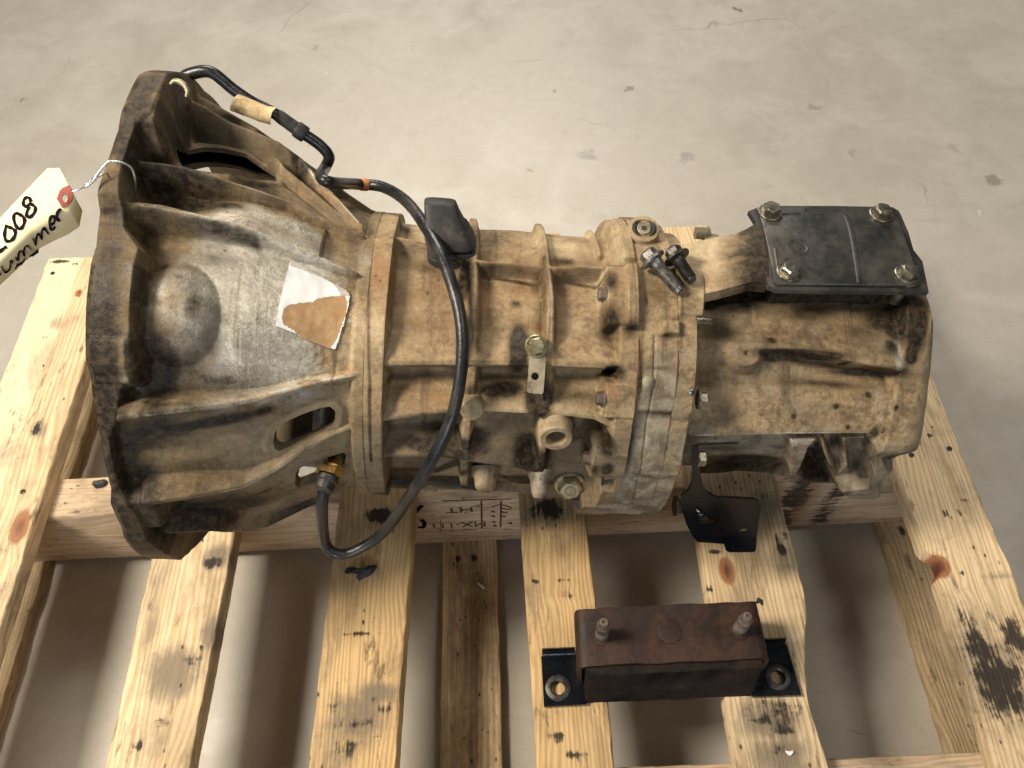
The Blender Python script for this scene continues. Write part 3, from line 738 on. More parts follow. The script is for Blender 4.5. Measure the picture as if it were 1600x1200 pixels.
    def build(s, name, mat, cap0=None, cap1=None, inner=None, angle=48, jitter=.00025):
        r = s.r
        t = np.radians(s.T); V = np.stack([s.S, r * np.cos(t), r * np.sin(t)], -1).reshape(-1, 3)
        nS, nT = s.nS, s.nT
        I = np.arange(nS * nT).reshape(nS, nT); I2 = np.roll(I, -1, 1)
        Q = np.stack([I[:-1], I2[:-1], I2[1:], I[1:]], -1)
        Q = Q[~s.dead].reshape(-1, 4)
        extraV = []; extraF = []; base = len(V)
        # walls of the windows
        for dead, depth in getattr(s, 'rims', []):
            idx = {}
            def inn(v):
                if v not in idx:
                    i, j = divmod(v, nT); rr = r[i, j] - depth; tt = t[i, j]
                    idx[v] = base + len(extraV); extraV.append((s.S[i, j], rr * math.cos(tt), rr * math.sin(tt)))
                return idx[v]
            di, dj = np.where(dead)
            for i, j in zip(di, dj):
                j2 = (j + 1) % nT
                for (a, b, ni, nj) in ((I[i, j], I[i, j2], i - 1, j), (I[i + 1, j2], I[i + 1, j], i + 1, j), (I[i, j2], I[i + 1, j2], i, j2), (I[i + 1, j], I[i, j], i, (j - 1) % nT)):
                    if not (0 <= ni < nS - 1) or not dead[ni, nj]:
                        extraF.append((b, a, inn(a), inn(b)))
        if inner is not None:            # inner skin, coarser in angle is not needed
            ri = inner(s.S, s.T); Vi = np.stack([s.S, ri * np.cos(t), ri * np.sin(t)], -1).reshape(-1, 3)
            k = base + len(extraV)
            Qi = np.stack([I[:-1], I[1:], I2[1:], I2[:-1]], -1)[~s.dead].reshape(-1, 4) + k
            ring = [(int(I[0, j]), int(I[0, (j + 1) % nT]), int(I[0, (j + 1) % nT]) + k, int(I[0, j]) + k)[::-1] for j in range(nT)]
            V = np.concatenate([V] + ([np.array(extraV)] if extraV else []) + [Vi]); Qs = np.concatenate([Q, Qi]); extraF += ring
            nat = 2
        else:
            V = np.concatenate([V] + ([np.array(extraV)] if extraV else [])); Qs = Q; nat = 1
        for cap, row in ((cap0, 0), (cap1, nS - 1)):
            if cap is None: continue
            prev = I[row]; rr = r[row]
            for dr_, ds_ in cap:      # rings stepping inward
                k = len(V); rr2 = np.maximum(rr * dr_[0] - dr_[1], .004)
                Vn = np.stack([np.full(nT, s.S[row, 0] + ds_), rr2 * np.cos(t[row]), rr2 * np.sin(t[row])], -1)
                V = np.concatenate([V, Vn]); cur = np.arange(k, k + nT)
                q = np.stack([prev, np.roll(prev, -1), np.roll(cur, -1), cur], -1)
                Qs = np.concatenate([Qs, q if row else q[:, ::-1]]); prev = cur
            extraF.append(tuple(int(x) for x in prev) if row else tuple(int(x) for x in prev[::-1]))
        me = bpy.data.meshes.new(name)
        nq = len(Qs); ex = [tuple(int(x) for x in f) for f in extraF]
        loops = np.concatenate([Qs.ravel()] + ([np.concatenate([np.array(f) for f in ex])] if ex else [])).astype(np.int32)
        sizes = np.concatenate([np.full(nq, 4), np.array([len(f) for f in ex], dtype=int)]).astype(np.int32)
        starts = np.concatenate([[0], np.cumsum(sizes)[:-1]]).astype(np.int32)
        me.vertices.add(len(V)); me.vertices.foreach_set('co', V.astype(np.float32).ravel())
        me.loops.add(len(loops)); me.loops.foreach_set('vertex_index', loops)
        me.polygons.add(len(sizes)); me.polygons.foreach_set('loop_start', starts)
        try: me.polygons.foreach_set('loop_total', sizes)
        except Exception: pass
        at_ = {}
        for k_, A in s.attr.items():
            a = np.zeros(len(V)); a[:A.size] = A.ravel()
            if k_ == 'oil' and len(V) > A.size: a[A.size:] = .28
            if k_ == 'grey' and len(V) > A.size: a[A.size:] = .7
            at_[k_] = a
        # outward is (theta increasing, s increasing) -> flip so that normals look out
        me.flip_normals()
        return finish(me, name, mat, gearbox, angle, at_)

# ------------------------------------------------------------------ bell housing
def RT(s): return itp(s, [-.02, 0, .03, .07, .128, .177, .20], [.226, .222, .214, .203, .170, .1455, .140])
def cone(s): return itp(s, [-.01, .03, .06, .10, .13, .16, .1775, .195], [.192, .187, .181, .170, .156, .143, .1375, .135])
ROUT = ([20, 45, 53, 68, 80, 82.5, 89, 98.5, 101, 108, 112, 120, 126, 132, 134.5, 142, 150, 158, 164, 166.5, 176, 178.5, 184, 195, 205, 230, 260, 300, 340, 380],
        [.232, .237, .246, .2545, .2415, .2355, .2305, .2285, .2175, .2125, .2165, .2165, .2145, .2135, .207, .205, .2015, .2025, .2045, .2125, .2145, .2185, .2195, .218, .213, .214, .214, .214, .225, .232])
SF = ([20, 50, 72, 79, 82, 92, 95, 104, 108, 133, 138, 145, 150, 163, 170, 178, 183, 196, 200, 215, 380],
      [.018, .018, .019, .019, .009, .009, .010, .016, .028, .029, .018, .012, .004, .004, .016, .016, .024, .026, .022, .012, .012])
bell = Field(-.004, .1905, .18, (.176, PS(507, 365, lambda s: RT(s) - .004)[0]))
def slotpts(lst, rf): return [PS(x, y, rf) for x, y in lst]
rin = lambda s, t: cone(s) - .008
W1P = slotpts([(427, 690), (430, 674), (444, 660), (472, 647), (500, 637), (516, 635), (524, 642), (524, 652), (520, 665), (505, 676), (480, 687), (455, 699), (437, 705), (429, 700)], lambda s: cone(s) + .003)
W2P = slotpts([(462, 740), (468, 731), (490, 722), (520, 712), (536, 707), (541, 711), (538, 724), (515, 742), (490, 754), (466, 763), (461, 756)], lambda s: cone(s) + .002)
WTP = slotpts([(278, 246), (290, 236), (318, 230), (350, 232), (385, 239), (412, 252), (430, 271), (432, 284), (400, 281), (345, 272), (298, 265), (284, 259)], lambda s: RT(s) - .017)
for wp in (W1P, W2P, WTP): bell.hole(wp, .004 if wp is WTP else .011)
S_, T_ = bell.S, bell.T
R3P = [PS(x, y, lambda s: RT(s) - .002) for x, y in ((205, 252), (250, 256), (289, 262), (337, 278), (381, 291), (425, 306), (447, 313), (469, 323), (497, 337), (530, 352), (565, 367))]
T3 = np.interp(S_, [p[0] for p in R3P], [p[1] for p in R3P])
UP = np.clip((T3 + .5 - T_) / 3.0, 0, 1); UP = UP * UP * (3 - 2 * UP)
r = cone(S_) + UP * (RT(S_) - .0185 - cone(S_)) + .0035 * np.exp(-((T_ - 120) / 14) ** 2) * np.exp(-((S_ - .10) / .05) ** 2)
bell.r = r
# starter swelling beside the rim
bx, bt, _ = PS(268, 487, .198); d2 = ((S_ - bx) / .026) ** 2 + (np.radians(T_ - bt) * .18 / .034) ** 2
bell.r = smax(bell.r, cone(S_) - .006 + .0225 * np.sqrt(np.maximum(0, 1 - d2 * .72)), .011)
# ribs
def RR(lst, rf=RT): return [PS(x, y, rf) for x, y in lst]
R1A = [(.004, 53, .236), (.030, 52, .226), (.071, 51, .205), (.100, 50, .187), (.128, 48, .169), (.155, 47, .150), (.178, 46, .136)]
bell.rib(R1A, .005, 2.2)
def near_edge(x, y, lift):
    o, d = lray(x, y); A = d[1] ** 2 + d[2] ** 2; t = -(o[1] * d[1] + o[2] * d[2]) / A; q = o + t * d
    return PS(x, y, max(float(RT(q[0])) - .001, math.hypot(q[1], q[2]) + lift))
bell.rib([near_edge(x, y, .0022) for x, y in ((276, 146), (320, 167), (357, 190), (395, 205), (436, 222), (469, 246), (495, 275), (523, 306), (565, 352))], .0035, 5.5, 5.0)
bell.rib(RR([(262, 222), (322, 217), (370, 218), (403, 227), (431, 246), (442, 262), (469, 284), (501, 310), (534, 337), (572, 369)], lambda s: RT(s) - .004), .004, 3.5, 6)
bell.rib(RR([(205, 252), (250, 256), (289, 262), (337, 278), (381, 291), (425, 306), (447, 313), (469, 323), (497, 337), (530, 352), (565, 367)], lambda s: RT(s) - .002), .004, 5)
bell.rib(RR([(160, 322), (215, 319), (250, 323), (300, 335), (350, 347), (381, 357), (420, 370), (447, 383), (505, 405), (556, 427)]), .0045, 5)
bell.rib(RR([(185, 655), (215, 650), (300, 640), (350, 634), (400, 625), (440, 614), (480, 602), (520, 594), (558, 585)]), .0045, 4.5)
bell.rib(RR([(222, 790), (300, 777), (380, 761), (430, 735), (475, 702), (530, 676), (563, 662)], lambda s: RT(s) - .003), .0045, 4)
bell.rib(RR([(260, 833), (330, 830), (420, 828), (480, 800), (530, 765), (560, 747)], lambda s: RT(s) - .006), .005, 3)
# shelf with the square end between the two ledges
R4P = RR([(160, 322), (215, 319), (250, 323), (300, 335), (350, 347), (381, 357), (420, 370), (447, 383), (505, 405), (556, 427)])
T4 = np.interp(S_, [p[0] for p in R4P], [p[1] for p in R4P])
rmp = np.clip((S_ - .035) / .07, 0, 1); rmp = rmp * rmp * (3 - 2 * rmp)
se = PS(507, 365, lambda s: RT(s) - .004)[0]
msk = np.clip((T_ - T3 - .5) / 2, 0, 1) * np.clip((T4 - T_ + .5) / 2, 0, 1) * (S_ < se)
bell.r = smax(bell.r, np.where(msk > 0, cone(S_) + (RT(S_) - .0045 - cone(S_)) * rmp * msk - .004 * np.exp(-((T_ - T3 - 3) / 3) ** 2), 0), .0015)
# thickened lips of the windows
for wp, hh in ((W1P, .0035), (W2P, .002), (WTP, .006)):
    m = bell.box_(bell.cv(wp), .03); d, _, _ = bell.sdf(wp, m); bell.r[m] = smax(bell.r[m], (RT(bell.S[m]) - .0215 if wp is WTP else cone(bell.S[m])) + hh - 1.2 * np.maximum(0, d - .006), .002)
m = bell.box_(bell.cv(WTP), .012); d, _, _ = bell.sdf(WTP, m); bell.r[m] = np.minimum(bell.r[m], RT(bell.S[m]) - .0165 + 5 * np.maximum(0, d - .002))
# rear joint face
bell.r = smax(bell.r, itp(T_, [20, 45, 90, 135, 180, 205, 240, 380], [.134, .135, .139, .1425, .1465, .148, .14, .134]) - 2.0 * np.maximum(0, .1815 - S_), .002)
# rim flange
ro = itp(T_, *ROUT); sf = itp(T_, *SF); d_top = bell.sdf(WTP)[0]
bell.r = smax(bell.r, np.where(d_top < .001, 0, ro - 5.0 * np.maximum(0, S_ - sf) - .6 * np.maximum(0, .0005 - S_)), .002)
# pads on the back of the rim
bell.raise_([(.0, 60, 0), (.0, 81, 0), (.022, 81, 0), (.021, 74, 0), (.020, 60, 0)], lambda s, t: itp(t, *ROUT) - .002, 5.0)
bell.raise_([(.0, 127, 0), (.0, 136, 0), (.026, 136, 0), (.026, 127, 0)], lambda s, t: itp(t, *ROUT) + .002, 3.0)
bell.raise_([(.0, 166, 0), (.0, 176, 0), (.03, 175, 0), (.03, 167, 0)], lambda s, t: itp(t, *ROUT) - .003, 2.5)
x_ = np.random.default_rng(3)
bell.r += .0005 * np.sin(T_ * .21 + 2 * np.sin(S_ * 60)) * np.clip((.03 - S_) / .02, 0, 1)
bell.relax(1)
f = None
bell.attr['bare'][:] = .17
bell.attr['oil'][:] = .17 + .24 * np.clip((.05 - S_) / .04, 0, 1) - .42 * np.exp(-((T_ - 121) / 19) ** 4 - ((S_ - .115) / .06) ** 4)
bell.attr['grey'][:] = .52 - 2.0 * np.clip(S_ - .12, 0, .1)
bell.stain('bare', [(400, 480, 130, 140, .85), (400, 400, 65, 50, .9), (330, 430, 45, 60, .5), (400, 560, 100, 60, .8), (440, 345, 70, 26, .75), (255, 450, 30, 35, .6), (270, 500, 34, 34, .45), (330, 690, 70, 25, .3), (190, 590, 25, 25, .5), (200, 470, 30, 40, .40)], f)
bell.stain('oil', [(300, 195, 55, 22, .62), (345, 262, 80, 20, .72), (270, 300, 75, 28, .8), (350, 320, 40, 10, .55), (240, 345, 60, 18, .45), (255, 575, 34, 55, .66), (300, 590, 40, 45, .5), (240, 680, 55, 26, .58), (300, 745, 70, 24, .45), (330, 810, 110, 35, .66), (250, 840, 40, 30, .8), (160, 560, 22, 110, .72), (158, 420, 14, 50, .45), (190, 700, 30, 70, .62), (215, 780, 45, 50, .6), (230, 835, 45, 40, .75), (205, 190, 40, 60, .55), (230, 130, 40, 25, .5), (190, 290, 22, 30, .38), (300, 480, 12, 14, .5), (330, 540, 14, 45, .42), (330, 600, 60, 18, .48), (180, 640, 40, 25, .55), (285, 400, 60, 16, .3), (210, 400, 20, 30, .35), (490, 795, 40, 14, .5), (360, 655, 60, 10, .3), (465, 860, 90, 20, .5)], f)
bell.stain('oil', [(200, 455, 20, 25, .33), (175, 505, 20, 25, .5), (215, 540, 16, 20, .48), (280, 445, 26, 30, .30), (232, 440, 12, 12, .45)], lambda s: .205)
bell.stain('rust', [(215, 350, 40, 20, .55), (310, 310, 40, 14, .6), (330, 460, 14, 60, .4), (330, 740, 70, 10, .45), (300, 230, 90, 16, .4), (545, 500, 30, 80, .25), (180, 360, 20, 30, .5)], f)
for ln in ([(230, 254), (289, 262), (337, 278), (381, 291), (425, 306), (469, 323)], [(215, 320), (300, 335), (381, 357), (447, 383), (540, 420)], [(215, 650), (300, 640), (400, 625), (480, 600), (550, 587)], [(240, 787), (300, 777), (380, 761), (430, 735), (500, 690)], [(320, 167), (395, 205), (469, 246), (560, 348)]):
    bell.line('bare', ln, 2.2, .62)
bell.line('oil', [(225, 672), (280, 668), (340, 658), (420, 640)], 9, .62); bell.line('oil', [(235, 808), (320, 792), (420, 765)], 9, .55)
bell.line('oil', [(225, 345), (300, 352), (400, 378)], 6, .45); bell.line('oil', [(152, 430), (147, 500), (150, 560), (158, 640), (172, 730), (190, 820)], 16, .85)
bell.line('oil', [(290, 160), (285, 205)], 10, .6); bell.line('oil', [(222, 650), (228, 560), (230, 430)], 8, .5); bell.line('oil', [(300, 150), (400, 200), (480, 262)], 7, .55)
bell.line('rust', [(330, 420), (334, 520), (318, 560)], 5, .8)
bell.line('bare', [(205, 640), (210, 600)], 10, .5)
bell_o = bell.build('bell_housing', 'cast', inner=lambda s, t: np.where(s < .0, .188, cone(s) - .008), cap1=[((1, .03), 0.0), ((1, .05), -.002)])
bell_o['label'] = 'flared silver grey bell housing with black grime near the rim'

# ------------------------------------------------------------------ main case
case = Field(.1908, .4238, .14, (.2075, .4045))
S_, T_ = case.S, case.T
fl_ = itp(T_, [20, 45, 60, 78, 84, 90, 110, 128, 134, 146, 152, 170, 178, 200, 205, 240, 380], [.120, .124, .126, .126, .121, .119, .1195, .1225, .114, .119, .114, .120, .118, .131, .134, .125, .120])
case.r = fl_ + .0012 * np.sin(S_ * 55) * np.sin(T_ * .11)
C_ = lambda s: .1355
def CR(lst, r_): return [PS(x, y, r_) for x, y in lst]
case.rib(CR([(590, 369), (665, 382), (735, 406), (780, 413), (860, 418), (995, 420)], .1345), .0035, 4.5)
case.rib(CR([(600, 568), (700, 567), (820, 567), (975, 573)], .1375), .0045, .62, 5)
case.rib(CR([(600, 655), (660, 645), (720, 640), (760, 640), (855, 645), (895, 648), (930, 653), (975, 676)], .1385), .004, 1.0, 5)
case.rib(CR([(600, 712), (680, 712), (720, 715), (810, 730), (845, 738)], .1405), .0045, 1.4, 4)
case.rib([(.20, 205, .141), (.27, 205, .1395), (.33, 205, .1395), (.43, 206, .147)], .006, 2.0)
V1 = CR([(736, 346)], .1345) + [(.279, 75, .1335)] + CR([(740, 410), (741, 470), (740, 545), (735, 620), (728, 680), (725, 740)], .135) + [(.282, 200, .1385)]
V1[0] = (.277, 46, .1345); case.rib(V1, .007, 4.5)
V2 = [(.341, 46, .1335), (.343, 75, .134)] + CR([(855, 418), (861, 470), (859, 560), (855, 640)], .1345); case.rib(V2, .0062, 4.5)
case.rib(CR([(855, 645), (848, 700), (843, 745)], .139), .006, 4.5)
case.rib([(.392, 46, .131), (.394, 78, .1305)], .004, 4)
# front joint strip, rear joint flange
case.r = smax(case.r, itp(T_, [20, 45, 90, 135, 180, 205, 240, 380], [.1335, .1345, .1385, .142, .146, .148, .14, .1335]) - 5 * np.maximum(0, S_ - .2070), .0015)
tp_ = itp(T_, [20, 45, 78, 98, 116, 140, 146, 165, 185, 205, 240, 380], [.140, .1415, .140, .140, .1395, .141, .143, .147, .152, .157, .145, .14])
case.r = smax(case.r, tp_ - 5 * np.maximum(0, .4075 - S_) + 0 * S_, .0015)
ear = lambda s, t: itp(t, [20, 45, 78, 98, 116, 140, 146, 165, 185, 205], [.142, .1425, .142, .142, .1415, .142, .1445, .149, .153, .158])
case.raise_([(.396, 89, 0), (.396, 113, 0), (.424, 113, 0), (.424, 89, 0)], ear, 5, .0012)
case.raise_([(.398, 134, 0), (.398, 146, 0), (.424, 146, 0), (.424, 134, 0)], ear, 5, .0012)
case.raise_([(.393, 160, 0), (.393, 170, 0), (.424, 170, 0), (.424, 160, 0)], ear, 5, .0012)
case.raise_([(.396, 192, 0), (.396, 207, 0), (.424, 207, 0), (.424, 192, 0)], ear, 5, .0012)
case.raise_([(.413, 89, 0), (.413, 114, 0), (.4232, 114, 0), (.4232, 89, 0)], lambda s, t: ear(s, t) + .005, 6, .0012)
case.raise_([(.412, 52, 0), (.412, 86, 0), (.4232, 86, 0), (.4232, 52, 0)], lambda s, t: ear(s, t) + .002, 6, .0012)
# dark pockets beside the lower ears
for a in ([(945, 572), (966, 572), (968, 585), (946, 586)], [(938, 725), (958, 725), (956, 740), (936, 738)], [(945, 672), (960, 678), (962, 692), (946, 690)]):
    case.lower(CR(a, .132), .012, 4)
# arch recess
case.lower(CR([(893, 668), (898, 654), (925, 655), (955, 668), (966, 684), (955, 692), (930, 690), (905, 700), (893, 705)], .128), .012, 2.2)
# swellings, plinths and lumps of the casting
for x, y, rx, ry, h_ in ((625, 515, .022, .020, .006), (635, 620, .026, .012, .006), (800, 500, .018, .05, .004), (835, 500, .010, .030, .007), (690, 460, .03, .03, .003), (620, 400, .016, .014, .004), (920, 480, .03, .03, .0025), (770, 690, .03, .012, .003), (905, 720, .02, .02, .005), (900, 615, .03, .012, .003)):
    a, t, _ = PS(x, y, .124); case.bumpy(a, t, rx, h_, ry)
case.raise_(CR([(600, 497), (640, 497), (642, 548), (602, 550)], .126), lambda s, t: .1245 + 0 * s, 3)
case.raise_(CR([(604, 622), (655, 622), (655, 640), (604, 646)], .126), lambda s, t: .124 + 0 * s, 1.5)
case.relax(1)
cf = None
case.attr['rust'][:] = .16 + .25 * np.exp(-((T_ - 100) / 35) ** 2)
case.attr['bare'][:] = .02
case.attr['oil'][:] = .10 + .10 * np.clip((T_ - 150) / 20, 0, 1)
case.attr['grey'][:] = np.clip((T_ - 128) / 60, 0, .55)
case.stain('oil', [(727, 438, 9, 24, 1.2), (727, 535, 9, 28, 1.2), (811, 545, 12, 28, 1.25), (842, 622, 15, 26, 1.25), (790, 606, 22, 8, 1.0), (770, 610, 16, 8, .7), (710, 692, 42, 14, 1.1), (690, 697, 60, 8, .8), (830, 712, 24, 24, 1.2), (845, 725, 14, 20, 1.1), (640, 746, 46, 14, 1.1), (700, 749, 46, 12, 1.2), (752, 752, 36, 12, 1.1), (822, 750, 28, 14, 1.0), (845, 440, 12, 14, .5), (880, 410, 18, 6, .55), (955, 440, 10, 14, .6), (955, 505, 14, 24, .6), (985, 512, 12, 12, .55), (700, 400, 16, 24, .5), (850, 440, 5, 80, .4), (668, 420, 22, 12, .4), (700, 410, 30, 22, .42), (805, 475, 9, 7, .45), (770, 420, 50, 5, .45), (930, 425, 50, 4, .4), (690, 572, 90, 5, .25), (905, 620, 50, 9, .3), (660, 700, 60, 8, .4), (930, 735, 10, 10, .6), (863, 755, 14, 14, .5), (955, 578, 12, 9, .85), (948, 733, 11, 9, .8), (905, 660, 18, 8, .3), (950, 690, 16, 10, .5), (610, 700, 12, 30, .35), (735, 610, 10, 10, .6), (885, 340, 10, 5, .5)], cf)
case.stain('rust', [(690, 510, 60, 50, .5), (800, 460, 40, 50, .45), (690, 625, 35, 14, .9), (900, 470, 40, 50, .35), (960, 610, 16, 30, .6), (945, 710, 12, 20, .6), (880, 660, 20, 20, .5), (760, 350, 60, 12, .3)], cf)
case.stain('bare', [(905, 760, 60, 25, .4), (740, 480, 7, 60, .35), (860, 480, 6, 60, .4), (840, 760, 12, 25, .4), (950, 790, 25, 20, .5)], lambda s: .138)
case.line('bare', [(740, 420), (741, 470), (740, 540)], 3, .42); case.line('bare', [(857, 425), (862, 470), (859, 550)], 3, .45); case.line('bare', [(610, 568), (700, 567), (820, 567), (960, 573)], 3, .3)
case.line('oil', [(752, 430), (850, 437)], 5, .45); case.line('oil', [(872, 428), (960, 430)], 5, .4); case.line('oil', [(612, 590), (720, 588)], 8, .34); case.line('oil', [(750, 590), (830, 588)], 8, .4); case.line('oil', [(872, 590), (950, 592)], 8, .34)
case.line('oil', [(612, 735), (680, 735), (725, 738)], 9, .7); case.line('oil', [(735, 737), (800, 748), (835, 756)], 8, .6)
case.line('oil', [(578, 380), (576, 480), (578, 600), (580, 720)], 3, .45)
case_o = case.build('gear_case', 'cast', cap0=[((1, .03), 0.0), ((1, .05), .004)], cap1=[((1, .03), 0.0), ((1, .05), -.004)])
case_o['label'] = 'tan dusted ribbed gear case with black oil streaks'

# ------------------------------------------------------------------ intermediate plate
PT = ([20, 45, 78, 98, 116, 138, 143, 147, 160, 164, 169, 173, 185, 205, 240, 380], [.140, .1415, .1405, .140, .1405, .142, .141, .1375, .141, .1465, .1485, .1455, .1505, .156, .145, .14])
plate = Field(.4242, .4580, .14, (.4378,))
S_, T_ = plate.S, plate.T
plate.r = itp(T_, *PT) + .0008 * np.sin(T_ * .25) - .0004
plate.raise_([(.4242, 22, 0), (.4242, 62, 0), (.452, 62, 0), (.452, 22, 0)], lambda s, t: .1455 + 0 * s, 4)
plate.raise_(CR([(1035, 503), (1060, 503), (1060, 522), (1036, 522)], .142), lambda s, t: .1465 + 0 * s, 5, .0012)
plate.bumpy(*PS(1012, 600, .142)[:2], .008, .0025)
plate.groove([(.4378, 116, 0), (.4382, 135, 0), (.438, 150, 0), (.440, 175, 0), (.447, 206, 0)], .0008, .0016)
plate.relax(1)
plate.attr['rust'][:] = .25 * np.exp(-((T_ - 95) / 25) ** 2); plate.attr['grey'][:] = np.clip((T_ - 100) / 40, 0, .85)
plate.attr['bare'][:] = .15 + .25 * np.clip((T_ - 140) / 30, 0, 1)
plate.stain('oil', [(1000, 590, 4, 40, .7), (1030, 645, 50, 5, .5), (1025, 575, 25, 3, .35), (985, 690, 5, 60, .45), (1040, 525, 10, 6, .4), (1010, 470, 3, 20, .5), (1022, 455, 16, 20, .3)], cf)
plate.build('intermediate_plate', 'cast', cap0=[((1, .03), 0.0), ((1, .05), .002)], cap1=[((1, .03), 0.0), ((1, .05), -.002)])['label'] = 'grey tan plate clamped between the case and the tail housing'

# ------------------------------------------------------------------ tail housing
tail = Field(.4584, .700, .125, (.4765,))
S_, T_ = tail.S, tail.T
tail.r = itp(T_, [20, 45, 90, 105, 114, 124, 131, 145, 153, 161, 176, 205, 240, 380], [.108, .110, .111, .113, .1145, .108, .109, .1145, .114, .1015, .1005, .1045, .105, .108])
tail.r = tail.r + .0035 * np.clip(1 - np.abs(S_ - .66) / .05, 0, 1) * np.exp(-((T_ - 130) / 30) ** 2) - .009 * np.exp(-((T_ - 128) / 6) ** 2) * np.clip((S_ - .54) / .08, 0, 1)
tail.r = smax(tail.r, .112 + .0018 * (S_ > .5365) + 0 * S_ - .02 * (T_ > 113) - .02 * (S_ > .63) - .02 * (T_ < 85), .0012)
def TR(lst, r_): return [PS(x, y, r_) for x, y in lst]
tail.rib(TR([(1180, 541), (1225, 541), (1300, 554), (1360, 566), (1420, 577)], .1225), .005, .45, 6)
tail.rib(TR([(1080, 680), (1150, 678), (1230, 676), (1300, 675), (1395, 675)], .1205), .004, .35, 5)
tail.rib(TR([(1095, 740), (1150, 735), (1200, 738), (1245, 750), (1310, 765), (1350, 775)], .112), .004, 1.6)
bs, bt2, _ = PS(1168, 552, .1205)
d = np.hypot(S_ - bs, np.radians(T_ - bt2) * .125); tail.r = smax(tail.r, .1215 - 1.2 * np.maximum(0, d - .011) - .003 * np.exp(-(d / .0022) ** 4), .002)
# foot with triangular and scooped recesses
tail.raise_(TR([(1235, 685), (1390, 682), (1395, 740), (1360, 775), (1310, 770), (1232, 748)], .114), lambda s, t: .1165 + 0 * s, 4, .0015)
tail.lower(TR([(1243, 738), (1262, 697), (1278, 681), (1286, 684), (1305, 740), (1298, 749), (1250, 744)], .114), .030, 7)
tail.lower(TR([(1286, 680), (1325, 680), (1328, 722), (1310, 735)], .113), .012, 3.5)
tail.lower(TR([(1330, 683), (1374, 683), (1386, 700), (1370, 742), (1345, 752), (1330, 735)], .114), .020, 5)
a, t_, _ = PS(1347, 738, .112); d = np.hypot(S_ - a, np.radians(T_ - t_) * .125); tail.r = smax(tail.r, .107 - 2 * np.maximum(0, d - .012) - .004 * (d < .0045), .001)
tail.raise_(TR([(1316, 760), (1360, 755), (1374, 770), (1370, 800), (1330, 795)], .125), lambda s, t: .131 + 0 * s, 1.6, .004)
# joint flange and end flange
tail.r = smax(tail.r, itp(T_, *PT) - .0085 * np.clip((84 - T_) / 12, 0, 1) * (T_ > 15) - 5 * np.maximum(0, S_ - .4755) - .0006, .0015)
tail.raise_([(.4588, 80, 0), (.4588, 108, 0), (.480, 108, 0), (.484, 95, 0), (.486, 80, 0)], lambda s, t: .1425 + 0 * s, 5)
EF = itp(T_, [20, 60, 85, 97, 101, 115, 129, 143, 156, 160, 165, 172, 178, 190, 205, 380], [.118, .121, .1245, .128, .128, .1205, .1168, .1195, .127, .126, .119, .110, .107, .105, .106, .115])
tail.r = smax(tail.r, EF - 3.5 * np.maximum(0, .677 - S_) , .002)
a, t_, _ = PS(1381, 688, .121); d = np.hypot((S_ - a) / .0055, np.radians(T_ - t_) * .125 / .012); tail.r -= .007 * np.exp(-d ** 6)
tail.relax(1)
tf = None
tail.attr['rust'][:] = .15; tail.attr['grey'][:] = .42 + .3 * np.clip((T_ - 150) / 20, 0, 1); tail.attr['bare'][:] = .06
tail.stain('oil', [(1120, 520, 30, 16, .5), (1160, 480, 60, 14, .45), (1260, 490, 60, 16, .5), (1380, 500, 40, 22, .6), (1425, 490, 26, 30, 1.3), (1440, 505, 14, 30, 1.2), (1205, 532, 8, 5, .75), (1315, 570, 8, 4, .7), (1360, 582, 50, 7, .9), (1250, 556, 60, 6, 1.0), (1210, 560, 20, 6, .7), (1367, 618, 5, 4, .85), (1310, 635, 5, 4, .8), (1240, 651, 4, 4, .85), (1333, 668, 4, 3, .8), (1417, 638, 4, 4, .7), (1172, 716, 46, 11, 1.2), (1190, 735, 60, 12, .5), (1275, 725, 24, 26, 1.2), (1285, 700, 10, 16, 1.0), (1310, 690, 14, 18, .6), (1350, 735, 16, 10, .55), (1130, 700, 30, 12, .4), (1350, 520, 60, 14, .35), (1400, 540, 14, 14, .5), (1110, 590, 14, 30, .3), (1140, 610, 25, 40, .22), (1300, 600, 80, 7, .4), (1415, 720, 12, 18, .7), (1170, 770, 60, 15, .45), (1350, 780, 20, 8, .3)], tf)
tail.stain('bare', [(1380, 610, 20, 50, .5), (1412, 560, 8, 60, .55), (1240, 690, 60, 12, .5), (1390, 655, 14, 25, .5), (1200, 640, 80, 14, .28), (1260, 520, 40, 12, .35), (1345, 770, 22, 14, .5), (1260, 745, 30, 5, .5), (1120, 690, 40, 6, .4)], tf)
tail.stain('rust', [(1280, 480, 60, 20, .55), (1330, 535, 70, 14, .4), (1290, 650, 60, 14, .4), (1180, 590, 60, 20, .2), (1330, 500, 60, 20, .6)], tf)
tail.line('oil', [(1105, 470), (1150, 462), (1195, 458)], 16, .95); tail.line('oil', [(1195, 555), (1290, 570), (1390, 590)], 6, .6); tail.line('oil', [(1090, 694), (1150, 692)], 5, .5)
tail.line('bare', [(1090, 680), (1230, 676), (1390, 675)], 3, .45); tail.line('bare', [(1230, 549), (1300, 556), (1400, 574)], 2.5, .35); tail.line('bare', [(1245, 750), (1300, 760)], 4, .6); tail.line('bare', [(1398, 600), (1392, 650)], 8, .4)
tail.line('oil', [(1432, 470), (1438, 520), (1436, 560)], 9, .85)
dl = itp(T_, [20, 85, 100, 115, 129, 145, 158, 170, 178, 195, 210, 380], [.0, .0, .003, .0075, .0105, .0135, .016, .012, .007, .0, .0, .0])
S0 = tail.S.copy(); tail.S -= dl * np.clip((S_ - .60) / .1, 0, 1)
tail_o = tail.build('tail_housing', 'cast', cap0=[((1, .03), 0.0), ((1, .05), .004)], cap1=[((1, .004), .0), ((1, .014), 0.0), ((1, .016), -.03), ((.5, 0), -.031)])
tail_o['label'] = 'olive tan tail housing with shelf ribs and a black upper corner'
